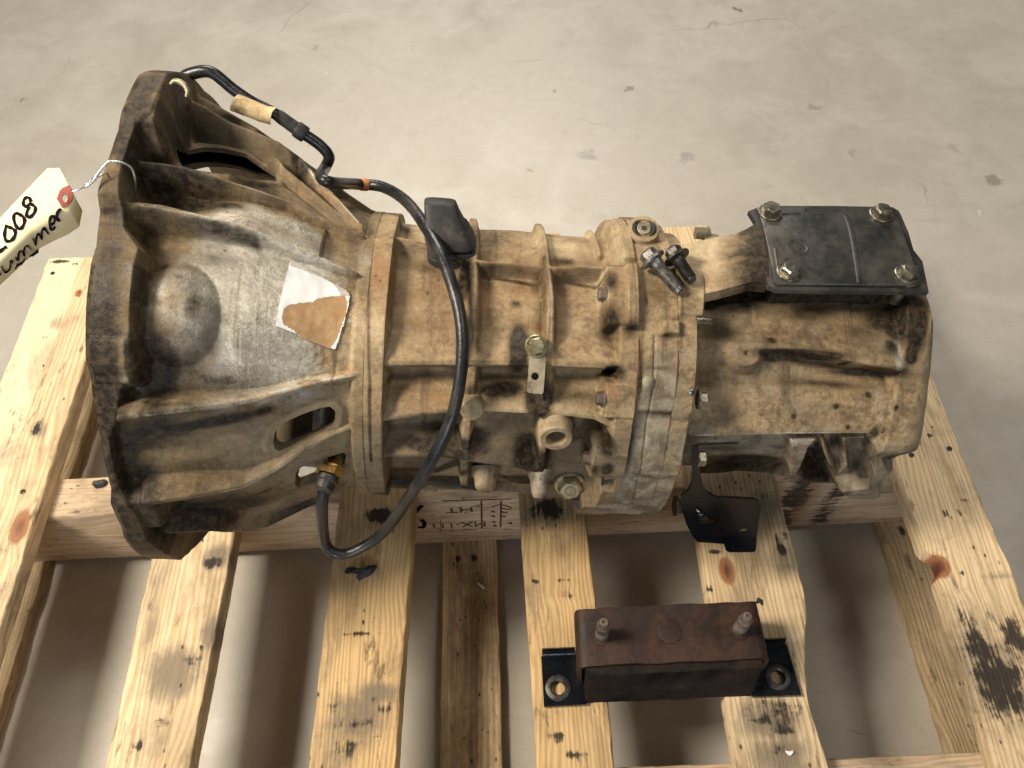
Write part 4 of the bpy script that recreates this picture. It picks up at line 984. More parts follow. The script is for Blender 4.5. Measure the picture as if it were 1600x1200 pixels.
# ------------------------------------------------------------------ fitted pieces of the gearbox
def LW(p): return GC + GM.T @ np.asarray(p, float)
def WL(p): return GM @ (np.asarray(p, float) - GC)
CAMD = GM @ CAM_F           # view direction in the gearbox frame
def PD(px, py, ref):
    """point on the photo ray in the plane through ref square to the view"""
    o, d = lray(px, py); t = ((np.asarray(ref) - o) @ CAMD) / (d @ CAMD); return o + t * d
EX = np.array([1.0, 0, 0])
def surf(F_, s, th):
    i = np.clip(np.searchsorted(F_.S[:, 300], s), 0, F_.nS - 1); j = int(np.argmin(np.abs(F_.T[i] - th))); return float(F_.r[i, j])
def onsurf(F_, px, py, lift=0.0, r0=.15):
    r = r0
    for _ in range(8):
        s, th = st(P(px, py, r)); r = surf(F_, s, th) + lift
    return P(px, py, r)

# breather pipe
PIPE = [(276, 137, .0), (284, 124, 0), (300, 115, 0), (330, 113, 0), (365, 140, 0), (395, 160, 0), (430, 178, 0), (470, 206, 0), (500, 227, 0), (514, 245, 0), (508, 262, 0), (501, 275, .172), (516, 285, .172), (560, 288, 0), (600, 293, 0), (640, 320, .150), (680, 380, .150), (705, 440, .151), (720, 500, .152), (722, 560, .153), (712, 630, .157), (690, 690, .161), (650, 760, .167), (600, 830, .184), (555, 861, .20), (525, 865, .20), (508, 848, .196), (503, 800, .178), (506, 762, .166)]
pp = spline([P(x, y, max(r_, .02) if r_ else .02) if r_ else P(x, y, .001) for x, y, r_ in PIPE], 9)
pipe = MB().tube(pp, .0054, 14).build('breather_pipe', 'hose_black', gearbox, 60)
def ringon(px, py, r, l, name, mat, par=None, refi=None):
    scr = [proj_local(p) for p in pp]; i = min(range(len(pp)), key=lambda k: (scr[k][0] - px) ** 2 + (scr[k][1] - py) ** 2); i = min(max(i, 1), len(pp) - 2)
    d = pp[i + 1] - pp[i - 1]; d /= np.linalg.norm(d)
    return MB().lathe(pp[i] - d * l / 2, d, [(r * .9, 0), (r, l * .15), (r, l * .85), (r * .9, l)], 18).build(name, mat, par or pipe, 40)
def proj_local(p):
    X = LW(p) - CAM_C; z = X @ CAM_F
    return 800 + F_PX * (X @ CAM_R) / z, 600 - F_PX * (X @ CAM_U) / z
ringon(469, 206, .0078, .011, 'collar', 'black_rubber'); ringon(460, 199, .0062, .016, 'sleeve', 'black_rubber'); ringon(446, 190, .0061, .02, 'sleeve', 'black_rubber')
ringon(571, 289, .0061, .0085, 'band', 'orange_band')
ref = P(395, 160, .001) - CAMD * .012
rows = []
for a, b_ in (((370, 143), (356, 169)), ((385, 149), (372, 175)), ((400, 156), (388, 181)), ((415, 162), (403, 187)), ((430, 164), (419, 191))):
    ip = min(range(len(pp)), key=lambda k_: (proj_local(pp[k_])[0] - a[0]) ** 2 + (proj_local(pp[k_])[1] - a[1] - 8) ** 2); ref = pp[ip] - CAMD * .0105
    rows.append([PD(a[0] + (b_[0] - a[0]) * k / 6, a[1] + (b_[1] - a[1]) * k / 6, ref) + CAMD * (.006 * (k / 3 - 1) ** 2 + .0006 * math.sin(a[0] + k)) for k in range(7)])
def sheet(rows, nrm, th):
    m = MB(); R, K = len(rows), len(rows[0]); nrm = np.asarray(nrm, float)
    T_ = [np.asarray(p) for r_ in rows for p in r_]; V = T_ + [p - nrm * th for p in T_]; N = R * K; fs_ = []
    def q(a, b, c, d): fs_.append((a, b, c, d))
    for i in range(R - 1):
        for k in range(K - 1):
            a, b, c, d = i * K + k, i * K + k + 1, (i + 1) * K + k + 1, (i + 1) * K + k
            q(a, b, c, d); q(N + d, N + c, N + b, N + a)
    edge = [k for k in range(K)] + [i * K + K - 1 for i in range(1, R)] + [(R - 1) * K + k for k in range(K - 2, -1, -1)] + [i * K for i in range(R - 2, 0, -1)]
    for i in range(len(edge)):
        a, b = edge[i], edge[(i + 1) % len(edge)]; q(b, a, N + a, N + b)
    m.add(V, fs_)
    # make the faces look along nrm
    p = np.cross(T_[1] - T_[0], T_[K] - T_[0])
    if p @ nrm < 0: m.f = [f[::-1] for f in m.f]
    return m
sheet(rows, -CAMD, .0008).build('card_label', 'card', pipe, 40)['label'] = 'stained tan card wrapped round the pipe'
# clip at the upper end of the pipe
c0 = P(283, 138, .2535); cl = spline([PD(*q, c0) for q in ((266, 132), (272, 127), (281, 128), (289, 134), (293, 143), (291, 152))], 5)
MB().tube(cl, [.0012 + .0012 * math.sin(math.pi * i / (len(cl) - 1)) for i in range(len(cl))], 8).build('pipe_clip', 'strap_zinc', gearbox, 50)
# brass banjo fitting in the lower window
o_ = pp[-1]; tip = P(525, 716, .138); d = (tip - o_) / np.linalg.norm(tip - o_)
fit = MB().lathe(o_ - d * .004, d, [(.0062, 0), (.0088, .002), (.0090, .009), (.0102, .010), (.0104, .014), (.0085, .015)], 18).build('hose_ferrule', 'dark_steel', pipe, 40)
MB().hexhead(o_ + d * .0115, d, .0125, .0075).build('union_nut', 'brass', pipe, 35)
MB().lathe(o_ + d * .018, d, [(.0095, 0), (.0100, .003), (.0075, .006), (.0065, .03)], 18).build('hose_union', 'brass', pipe, 40)

# release cylinder and plate seen through the windows
p0 = P(505, 668, .118)
MB().lathe(p0, (0.1, -.55, .2), [(.009, -.03), (.009, .005), (.0075, .008), (.0045, .008), (.004, .002)], 16).build('release_cylinder', 'inner_metal', gearbox, 40)
q = [PD(x, y, P(498, 660, .112)) for x, y in ((489, 640), (497, 637), (495, 672), (488, 676))]
MB().prism(q, -CAMD, .003).build('release_fork', 'tie_wire', gearbox, 40)
q = [P(x, y, .118) for x, y in ((458, 770), (545, 735), (548, 700), (470, 728))]
MB().prism(q, -CAMD, .004).build('dust_plate', 'inner_metal', gearbox, 40)
# black clutch cover inside the mouth, seen through the top window
MB().lathe((.02, 0, 0), EX, [(.06, 0), (.10, .0), (.105, .02), (.10, .05), (.06, .07), (.03, .09)], 48).build('clutch_bearing', 'black_rubber', gearbox, 40)

# shifter boot
bs_, bt_, _ = PS(706, 389, .128); er = radial(bt_); et = np.array([0, -math.sin(math.radians(bt_)), math.cos(math.radians(bt_))])
B0 = cart(bs_, bt_, .122)
ST = [(0, 0, 0, .0215, .020), (.008, 0, 0, .0220, .0205), (.0095, 0, 0, .0195, .0185), (.012, 0, 0, .0195, .0185), (.014, 0, 0, .0225, .0210), (.0185, 0, 0, .0222, .0205), (.020, -.0005, 0, .0185, .0175), (.0225, -.001, 0, .0185, .0175), (.0245, -.0015, 0, .0218, .0195), (.030, -.003, -.001, .0213, .0190), (.041, -.006, -.003, .0195, .0165), (.0425, -.0065, -.0035, .0180, .0150), (.054, -.0095, -.0085, .0158, .0105), (.066, -.012, -.0125, .0140, .0075), (.0675, -.012, -.0125, .0125, .0060)]
mb = MB(); n_ = 28; vs_ = []
for h_, ds_, dt_, hs, ht in ST:
    for k in range(n_):
        a = 2 * math.pi * k / n_; e = 4.2
        cx = math.copysign(abs(math.cos(a)) ** (2 / e), math.cos(a)); cy = math.copysign(abs(math.sin(a)) ** (2 / e), math.sin(a))
        vs_.append(B0 + er * h_ * .70 + EX * (ds_ + cx * hs) + et * (dt_ + cy * ht))
fs_ = []
for j in range(len(ST) - 1):
    for k in range(n_): k2 = (k + 1) % n_; fs_.append((j * n_ + k, j * n_ + k2, (j + 1) * n_ + k2, (j + 1) * n_ + k))
fs_.append(tuple((len(ST) - 1) * n_ + k for k in range(n_)))
if np.cross(EX, et) @ er < 0: fs_ = [f[::-1] for f in fs_]
mb.add(vs_, fs_); mb.build('shifter_boot', 'black_rubber', gearbox, 40)['label'] = 'black rubber boot on top of the case'

# holed strap and its yellow bolt
def keyhole(outer, hole_c, ax, bx_, n=14):
    """outline with a hole joined by a slit"""
    hole = [hole_c + ax * math.cos(-2 * math.pi * k / n) + bx_ * math.sin(-2 * math.pi * k / n) for k in range(n)]
    i = min(range(len(outer)), key=lambda k: np.linalg.norm(outer[k] - hole[0]))
    return list(outer[:i + 1]) + hole + [hole[0] + (hole[-1] - hole[0]) * .001] + [outer[i] + (outer[(i + 1) % len(outer)] - outer[i]) * .002] + list(outer[i + 1:])
ref = P(838, 580, .142); tilt = lambda p: p
op = [PD(x, y, ref) for x, y in ((827, 545), (851, 545), (853, 563), (851, 590), (849, 613), (846, 616), (826, 614), (823, 611), (825, 588), (827, 560))]
hc = PD(836, 588, ref)
MB().prism(keyhole(op[::-1], hc, PD(842, 588, ref) - hc, PD(836, 582, ref) - hc), -CAMD, .0022).build('holed_strap', 'strap_zinc', gearbox, 40)
p0 = PD(838, 541, ref) - CAMD * .0002
d = radial(122); d = d * .8 - CAMD * .4
MB().lathe(p0 - d * .014, d, [(.0095, 0), (.0092, .012)], 20).build('bolt_boss', 'strap_zinc', gearbox, 40)
MB().hexhead(p0, d, .0075, .0065, washer=.0098, wt=.002, ph=.3).build('yellow_bolt', 'zinc', gearbox, 30)

# bosses and plugs of the case
def cast_piece(mb, name, oil=.1, bare=.1, grey=.3, rust=.2, par=None, angle=38):
    return new_obj(name, mb.v, mb.f, 'cast', par or gearbox, angle, {k: [v_] * len(mb.v) for k, v_ in (('oil', oil), ('bare', bare), ('grey', grey), ('rust', rust))})
p0 = P(737, 643, .143); d = radial(158)
cast_piece(MB().lathe(p0 - d * .03, d, [(.0125, 0), (.0105, .012), (.0102, .0285), (.0095, .0300), (.0, .0302)], 24), 'casting_boss', .02, .25, .5)
p0 = P(869, 686, .149); d = radial(166)
cast_piece(MB().lathe(p0 - d * .04, d, [(.017, 0), (.0148, .030), (.0145, .0385), (.0136, .040), (.0092, .040), (.0084, .038), (.0080, .018), (.0, .018)], 28), 'threaded_boss', .0, .2, .45)
MB().lathe(p0 - d * .016, d, [(.0078, 0), (.0077, .001), (.006, .0012)], 20).build('bore_shadow_plug', 'dark_steel', gearbox, 40) if False else None
a_, t_ = case.hit(890, 748); p0 = cart(a_, t_, surf(case, a_, t_) + .005); d = radial(172) * .8 - CAMD * .5; d /= np.linalg.norm(d)
cast_piece(MB().lathe(p0 - d * .03, d, [(.019, 0), (.0165, .024), (.0155, .0305)], 24), 'casting_boss', .25, .2, .5)
pl_ = MB().hexhead(p0 + d * .0005, d, .0120, .0085, washer=.0148, wt=.0026, ph=.2).build('drain_plug', 'zinc', gearbox, 30)
MB().lathe(p0 + d * .0100, d, [(.006, 0), (.0058, .0020), (.0040, .0021), (.0035, .0012)], 16).build('plug_center', 'strap_zinc', pl_, 40)
p0 = P(758, 764, .146); d = radial(196)
cast_piece(MB().lathe(p0 - d * .02, d, [(.014, 0), (.0105, .012), (.0095, .019), (.006, .0225), (.0, .0235)], 20), 'casting_boss', .1, .1, .5)
p0 = P(842, 758, .146); d = radial(202)
cast_piece(MB().lathe(p0 - d * .014, d, [(.013, 0), (.0085, .010), (.0065, .022), (.0045, .026), (.0, .027)], 18), 'dowel_lug', .1, .35, .6)
p0 = P(672, 768, .141); cast_piece(MB().lathe(p0 - radial(196) * .012, radial(196), [(.009, 0), (.007, .011), (.004, .014), (0, .0145)], 16), 'dowel_lug', .1, .3, .5)
# joint bolts: heads facing left beside the ears, ends and heads right of the tail flange
for th_, r_, s_ in ((140, .137, .398), (165, .140, .393), (200, .147, .396), (101, .136, .396)):
    MB().hexhead(cart(s_, th_, r_), -EX, .0062, .006, washer=.0078, wt=.0014, ph=.4).build('joint_bolt', 'rust_edge', gearbox, 32)
p0 = P(1094, 500, .137); MB().lathe(p0 - EX * .004, EX, [(.0046, 0), (.0046, .013), (.0040, .0142), (0, .0144)], 14).build('bolt_end', 'plated_bolt', gearbox, 40)
for (x, y, r_, rr_) in ((1090, 624, .137, .0068), (1088, 716, .140, .0072)):
    p0 = P(x, y, r_); MB().hexhead(p0, EX, rr_, .007, washer=rr_ * 1.28, wt=.0016, ph=.25).build('joint_bolt', 'plated_bolt', gearbox, 32)
p0 = P(1054, 790, .135); MB().hexhead(p0, EX, .0085, .008, washer=.0105, wt=.002).build('joint_bolt', 'dark_steel', gearbox, 32)
p0 = P(1080, 612, .1415); MB().lathe(p0, radial(136), [(.003, -.002), (.003, .0015), (.002, .0022), (0, .0023)], 12).build('rivet', 'plated_bolt', gearbox, 40)
p0 = P(1013, 597, .1435); MB().lathe(p0, radial(133), [(.006, -.003), (.0055, .0005), (.003, .0018), (0, .002)], 14).build('rivet', 'strap_zinc', gearbox, 40)
# nubs behind the joint
for x, y in ((1100, 366), (1113, 376)):
    p0 = P(x, y, .001) - CAMD * .004; MB().lathe(p0 - EX * .01, EX, [(.0062, 0), (.0062, .012), (.0052, .0145), (0, .015)], 12).build('bolt_end', 'strap_zinc', gearbox, 40)
# star plug on the crest of the plate
p0 = P(1006, 357, .150); d = radial(84) * .7 - CAMD * .5; d /= np.linalg.norm(d)
sp_ = cast_piece(MB().lathe(p0 - d * .018, d, [(.016, 0), (.0150, .0155), (.0140, .018), (.0100, .0182), (.0098, .0165), (.0, .0166)], 28), 'plug_seat', .05, .1, .2, .3)
_, uu, ww = basis(d); hz = EX - d * (EX @ d); hz /= np.linalg.norm(hz); vz = np.cross(d, hz)
star = [p0 + d * .0011 + (hz * math.cos(a) + vz * math.sin(a)) * (.0034 if k % 2 else .0019) for k, a in ((k, math.pi * k / 6) for k in range(12))]
MB().lathe(p0 - d * .0015, d, [(.0066, 0), (.0066, .0016), (.0060, .0022)], 24).build('star_plug', 'strap_zinc', sp_, 40)
MB().prism(star, d, .0004).build('star_socket', 'black_rubber', sp_, 40)
for sg in (-1, 1):
    arc = [p0 + d * .0006 + (hz * math.cos(a) * sg + vz * math.sin(a)) * .0094 for a in np.linspace(-1.05, 1.05, 11)]
    MB().tube(arc, [.0004 + .0015 * math.sin(math.pi * (i + .3) / 11) for i in range(11)], 8).build('seal_gap', 'black_rubber', sp_, 50)

# red sealant squeezed from the joints
def bead(s0, t0, t1, f_, sd):
    n = max(6, int((t1 - t0) * 1.6)); pts = []; rs = []
    for i in range(n):
        t = t0 + (t1 - t0) * i / (n - 1); s = s0 + .0006 * vnoise(t, sd, sd, .3)
        r_ = max(surf(f_[0], f_[0].S[-2, 0], t), surf(f_[1], f_[1].S[1, 0], t)); r_ = min(surf(f_[0], f_[0].S[-2, 0], t), surf(f_[1], f_[1].S[1, 0], t)) + .0006
        pts.append(cart(s, t, r_)); rs.append(max(.0002, .0006 + .0008 * vnoise(t, sd + 3, sd, .5)) * min(1, .3 + 3 * min(i, n - 1 - i) / n))
    MB().tube(pts, rs, 7).build('sealant_bead', 'sealant', gearbox, 60)
for a in ((72, 84), (85, 98), (99, 113), (117, 134), (149, 158), (160, 170)): bead(.4240, a[0], a[1], (case, plate), a[0])
for a in ((74, 80), (90, 103), (121, 136), (145, 151)): bead(.4582, a[0], a[1], (plate, tail), a[0])

# sticker on the bell housing
def inpoly(x, y, poly):
    c = False; n = len(poly)
    for i in range(n):
        a, b = poly[i], poly[(i + 1) % n]
        if (a[1] > y) != (b[1] > y) and x < (b[0] - a[0]) * (y - a[1]) / (b[1] - a[1]) + a[0]: c = not c
    return c
OUT = [(454, 405), (476, 413), (499, 424), (516, 431), (530, 442), (546, 457), (545, 469), (538, 500), (530, 526), (524, 546), (512, 543), (496, 539), (477, 530), (460, 520), (430, 509), (440, 458), (450, 411)]
RES = [(443, 482), (440, 495), (443, 507), (460, 517), (468, 526), (480, 532), (499, 541), (514, 544), (521, 539), (528, 524), (534, 507), (541, 487), (543, 472), (539, 460), (519, 461), (499, 464), (488, 470), (479, 471), (465, 473), (451, 476)]
FILM = [(454, 404), (476, 412), (499, 423), (516, 430), (530, 441), (547, 456), (545, 462), (533, 460), (526, 447), (514, 437), (497, 429), (474, 420), (452, 412)]
G = 74; cn = [(453, 402), (549, 456), (526, 549), (428, 511)]
vs_ = []; fs_ = []; mi = []
for i in range(G + 1):
    for j in range(G + 1):
        u, v_ = i / G, j / G
        x = (1 - u) * (1 - v_) * cn[0][0] + u * (1 - v_) * cn[1][0] + u * v_ * cn[2][0] + (1 - u) * v_ * cn[3][0]
        y = (1 - u) * (1 - v_) * cn[0][1] + u * (1 - v_) * cn[1][1] + u * v_ * cn[2][1] + (1 - u) * v_ * cn[3][1]
        s, th, r_ = PS(x, y, lambda s_: cone(s_) + .0045)
        vs_.append(cart(s, th, max(surf(bell, s, th), 0) + .0008 + .0005 * vnoise(x, y, 3, .08)))
sm = [np.array(v_) for v_ in vs_]
# even out the sampled relief so that the paper bridges the small bumps
A_ = np.array(sm).reshape(G + 1, G + 1, 3)
for _ in range(12): A_[1:-1, 1:-1] = .25 * (A_[:-2, 1:-1] + A_[2:, 1:-1] + A_[1:-1, :-2] + A_[1:-1, 2:])
A_ += -CAMD * .0009
vs_ = list(A_.reshape(-1, 3))
for i in range(G):
    for j in range(G):
        u, v_ = (i + .5) / G, (j + .5) / G
        x = (1 - u) * (1 - v_) * cn[0][0] + u * (1 - v_) * cn[1][0] + u * v_ * cn[2][0] + (1 - u) * v_ * cn[3][0]
        y = (1 - u) * (1 - v_) * cn[0][1] + u * (1 - v_) * cn[1][1] + u * v_ * cn[2][1] + (1 - u) * v_ * cn[3][1]
        w1 = 1.1 * vnoise(x, y, 1, .25)
        inr = inpoly(x + w1, y + 1.1 * vnoise(x, y, 2, .3), RES)
        if not inr and not inpoly(x, y, OUT): continue
        a = i * (G + 1) + j
        fs_.append((a, a + 1, a + G + 2, a + G + 1)); mi.append(1 if inr else (2 if inpoly(x, y, FILM) else 0))
me = bpy.data.meshes.new('torn_sticker'); me.from_pydata([tuple(v_) for v_ in vs_], [], fs_)
n0 = np.array(me.polygons[0].normal)
if n0 @ CAMD > 0: me.flip_normals()
me.polygons.foreach_set('material_index', mi)
so = finish(me, 'torn_sticker', ['white_label', 'label_residue', 'clear_film'], bell_o, 60)
so['label'] = 'white sticker torn away to show brown backing'

# ------------------------------------------------------------------ mount arm, pad and bolts
tp = [(1052, 384, .1395), (1077, 380, .1405), (1112, 372, .143), (1150, 365, .146), (1168, 357, .148), (1186, 345, .149)]
bt = [(1056, 500, .1310), (1088, 486, .1330), (1101, 459, .139), (1135, 451, .144), (1175, 440, .1475), (1202, 442, .149)]
rows = []
for a, b_ in zip(tp, bt):
    A, B = PV(*a), PV(*b_); rows.append([A + (B - A) * k / 8 + np.array([0, 0, .004 * math.sin(math.pi * k / 8)]) for k in range(9)])
R2 = []
for i in range(len(rows) - 1):
    for t in (0, .25, .5, .75): R2.append([rows[i][k] * (1 - t) + rows[i + 1][k] * t for k in range(9)])
R2.append(rows[-1])
arm = sheet(R2, (0, 0, 1), .013)
cl_ = len(arm.v)
PX_ = np.array([proj_local(p)[0] for p in arm.v])
ao = new_obj('mount_arm', arm.v, arm.f, 'cast', gearbox, 45, {'oil': np.clip((PX_ - 1110) / 90, 0, 1) * .85, 'bare': [.05] * cl_, 'grey': [.0] * cl_, 'rust': [.45] * cl_})
ao['label'] = 'tan cast arm blackened towards the mount pad'
VP = .1535
sup = [PV(x, y, VP - .006) for x, y in ((1200, 352), (1392, 352), (1424, 436), (1218, 436))]
cast_piece(MB().prism(sup, (0, 0, 1), .055, .003), 'mount_plinth', .62, .0, .0, .6)
rub = [PV(x, y, VP - .0035) for x, y in ((1170, 329), (1180, 325), (1200, 321), (1300, 321), (1395, 323), (1405, 329), (1409, 337), (1420, 362), (1428, 390), (1442, 408), (1447, 432), (1452, 456), (1380, 455), (1290, 454), (1215, 452), (1201, 447), (1197, 430), (1188, 380), (1180, 345))]
pad = MB().prism(rub, (0, 0, 1), .0052, .0008).build('rubber_sheet', 'black_rubber', gearbox, 30)
pl4 = [PV(x, y, VP) for x, y in ((1182, 324), (1196, 321), (1390, 324), (1399, 329), (1419, 383), (1437, 436), (1437, 443), (1430, 446), (1216, 444), (1210, 440), (1203, 400), (1192, 350))]
padp = MB().prism(pl4, (0, 0, 1), .0034, .0009).build('mount_pad', 'pad_rubber', gearbox, 30)
padp['label'] = 'black rubber faced mount pad held by four bolts'
def relief(lst, wd, hgt=.0009):
    m = MB(); pts = spline([PV(x, y, VP) for x, y in lst], 6); m.tube([p for p in pts], [wd / 2] * len(pts), 8)
    for i, p in enumerate(m.v): m.v[i] = np.array([p[0], p[1], VP - .0004 + max(0, (p[2] - VP)) / (wd / 2) * hgt])
    return m
relief([(1258, 328), (1300, 330), (1318, 334), (1328, 352), (1336, 390), (1344, 442)], .0065).build('moulded_rib', 'pad_rubber', padp, 50)
relief([(1208, 336), (1250, 334)], .004).build('moulded_rib', 'pad_rubber', padp, 50)
relief([(1211, 388), (1216, 420)], .0035).build('moulded_rib', 'pad_rubber', padp, 50)
c0 = PV(1247, 386, VP); MB().lathe(c0 - np.array([0, 0, .0008]), (0, 0, 1), [(.0098, 0), (.0092, .0014), (.0078, .0014), (.0072, .0009), (.0036, .0010), (.0032, .0016), (.0, .0018)], 28).build('moulded_disc', 'pad_rubber', padp, 40)
MB().prism([PV(x, y, VP + .0006) for x, y in ((1258, 327), (1303, 328), (1303, 330.5), (1258, 330))], (0, 0, 1), .0003).build('slot_mark', 'black_rubber', padp, 40)
for k, (x, y) in enumerate(((1203, 333), (1376, 336), (1232, 427), (1416, 430))):
    MB().hexhead(PV(x, y, VP - .0002), (.02 * (k - 1), .03, 1), .0086, .0068, washer=.0112, wt=.002, ph=.35 * k).build('pad_bolt', 'plated_bolt', gearbox, 32)
p0 = PV(1396, 470, VP - .03); MB().lathe(p0, (0, 0, 1), [(.0055, 0), (.0055, .026), (.008, .0265), (.008, .03)], 14).build('pad_bolt_shank', 'plated_bolt', gearbox, 40)

# ------------------------------------------------------------------ black bracket hanging from the joint
T0 = LW(P(1092, 716, .149)); B1 = at(1137, 863, .080); B2 = at(1182, 862, .080)
nb_ = np.cross(B1 - T0, B2 - T0); nb_ /= np.linalg.norm(nb_)
if nb_ @ CAM_F > 0: nb_ = -nb_
def onb(px, py, lift=0.0):
    c, d = ray(px, py); o = T0 + nb_ * lift; return c + d * (((o - c) @ nb_) / (d @ nb_))
op = [onb(x, y) for x, y in ((1081, 700), (1086, 698), (1092, 700), (1093, 722), (1095, 745), (1100, 762), (1108, 772), (1120, 778), (1150, 779), (1180, 781), (1186, 785), (1189, 792), (1184, 825), (1181, 860), (1178, 863), (1140, 863), (1134, 860), (1131, 850), (1090, 847), (1082, 838), (1072, 818), (1065, 795), (1064, 776), (1076, 766), (1081, 755), (1082, 725))]
hc = onb(1163, 830)
mb = MB().prism([WL(p) for p in keyhole(op[::-1], hc, onb(1170.5, 829.5) - hc, onb(1163, 826) - hc)], GM @ nb_, .003)
hb = mb.build('hanging_bracket', 'painted_black', gearbox, 40); hb['label'] = 'glossy black sheet metal bracket with one hole'
g = [WL(onb(x, y, l_)) for x, y, l_ in ((1086, 790, .0005), (1119, 815, .0005), (1096, 820, .0005), (1092, 806, .007))]
MB().add(g, [(0, 1, 3), (1, 2, 3), (2, 0, 3), (0, 2, 1)] if np.cross(g[1] - g[0], g[3] - g[0]) @ CAMD < 0 else [(0, 3, 1), (1, 3, 2), (2, 3, 0), (0, 1, 2)]).build('pressed_gusset', 'painted_black', hb, None)
fl_1 = [WL(onb(x, y, .001)) for x, y in ((1066, 774), (1080, 766), (1084, 846), (1070, 815))]
# ------------------------------------------------------------------ two loose bolts lying on the joint
def flange_bolt(A, B, rs, length_thread, mat, label, rf, name='flange_bolt'):
    A, B = LW(A), LW(B); d = (B - A) / np.linalg.norm(B - A); L = np.linalg.norm(B - A)
    e = empty(name, A, label, 'bolt', 'loose bolts resting on the gearbox')
    m = MB(); m.lathe((0, 0, 0), d, [(rf * .80, -.0016), (rf, .0), (rf, .0012), (rf * .97, .0022), (rs * 1.3, .0030)], 24).build('flange', mat, e, 40)
    MB().hexhead(-d * .0012, -d, rf * .66, .0075, ph=.5).build('hex_head', mat, e, 30)
    prof = [(rs * 1.18, .0025), (rs * 1.12, L * .16), (rs * .98, L * .24)]
    z = L * .25
    while z < L * (1 - .14): prof += [(rs * .90, z), (rs * 1.02, z + .00055)]; z += .0011
    prof += [(rs * .80, L * .87), (rs * .80, L * .98), (rs * .70, L)]
    MB().lathe((0, 0, 0), d, prof, 18).build('threaded_shank', mat, e, 70)
    return e
flange_bolt(P(1019, 405, .1535), P(1063, 456, .1478), .0057, .8, 'steel', 'longer bright steel flange bolt lying beside the dark bolt', .0120)
flange_bolt(P(1057, 401, .1535), P(1082, 440, .1500), .0054, .8, 'dark_steel', 'shorter blackened flange bolt lying right of the steel bolt', .0118)

# ------------------------------------------------------------------ loose transmission mount on the deck boards
MC = np.array([.133, -.235, 0.0])
mt = empty('rubber_mount', MC, 'rusty channel topped rubber mount with two studs on the deck boards', 'mount')
def mp(x, y, z): return np.array([x, y, z]) - MC
def plate_hole(poly, c, r, z, th, name):
    outer = [mp(x, y, z) for x, y in poly]; hc = mp(c[0], c[1], z)
    return MB().ringplate(outer, hc, np.array([r, 0, 0]), np.array([0, r, 0]), (0, 0, 1), th).build(name, 'painted_black', mt, 40)
hl = at(872, 1075, .006); hr = at(1215, 1058, .006)
plate_hole([(.006, -.2725), (.049, -.2722), (.049, -.222), (.006, -.223)], hl[:2], .0068, .0058, .0050, 'base_plate')
MB().box(mp(.2305, -.2465, .0033), (.0600, .050, .0050)).build('base_plate', 'painted_black', mt, 40) if False else None
plate_hole([(.2145, -.2718), (.2625, -.2725), (.259, -.222), (.2145, -.222)], hr[:2], .0066, .0057, .0049, 'base_plate')
for x0, x1 in ((.007, .041), (.224, .257)):
    pts = [(0, -.0005), (.004, .0005), (.008, .004), (.0095, .010), (.0085, .0135)]
    rows = [[mp(x0 + (x1 - x0) * k / 6, -.2285 + a, .006 + b_) for k in range(7)] for a, b_ in pts]
    sheet(rows, (0, -.6, .8), .003).build('upturned_lip', 'painted_black', mt, 40)
for h_ in (hl, hr):
    MB().lathe(mp(h_[0], h_[1], .0055), (0, 0, 1), [(.0130, 0), (.0130, .0016), (.0122, .0022), (.0078, .0022), (.0068, .0012), (.0068, .0)], 28, cap=False).build('washer', 'dark_steel', mt, 40)
# rubber block with three dimples along the upper front edge
nx_, nz_ = 60, 14; rows = []
for k in range(nz_ + 1):
    z = .0006 + (.060 - .0006) * k / nz_; r_ = []
    for i in range(nx_ + 1):
        x = .0475 + (.2155 - .0475) * i / nx_; y = -.2700 + .0125 * (k / nz_)
        for cx in (.112, .137, .166): y += .009 * math.exp(-((x - cx - .004) / .0085) ** 2) * max(0, math.sin(math.pi * min(1, max(0, (k / nz_ - .45) / .55)))) * .7
        y += .0012 * vnoise(x, z, 4, 40) + .0015 * (1 if abs(i - nx_ / 2) > nx_ / 2 - 1 else 0)
        r_.append(mp(x, y, z))
    rows.append(r_)
sheet(rows, (0, -1, 0), .052).build('rubber_block', 'block_rubber', mt, 50)
# folded steel channel: profile in x-z swept along y
prof = [(.0435, .010), (.0405, .020), (.0395, .040), (.0395, .056), (.0408, .0625), (.0440, .0655), (.0500, .0672)] + [(x, .0672 + .0006 * math.sin(x * 90)) for x in np.linspace(.06, .204, 13)] + [(.213, .0672), (.2190, .0655), (.2222, .0625), (.2235, .056), (.2235, .040), (.2225, .018)]
rows = []
for j in range(13):
    y = -.2500 + (.2500 - .1955) * j / 12; r_ = []
    for i, (x, z) in enumerate(prof):
        e_ = .0012 * vnoise(x, y, 6, 60) if j in (0, 12) else 0
        fl2 = .0035 * max(0, (1 - j / 3)) if z > .06 else 0
        r_.append(mp(x + .0015 * (j / 12) * (1 if x < .13 else -1), y + e_ - (.002 if z < .05 and j == 0 else 0), z - fl2 * .6 + .0004 * vnoise(x, y, 2, 80)))
    rows.append(r_)
ch = sheet(rows, (0, 0, 1), .0001)
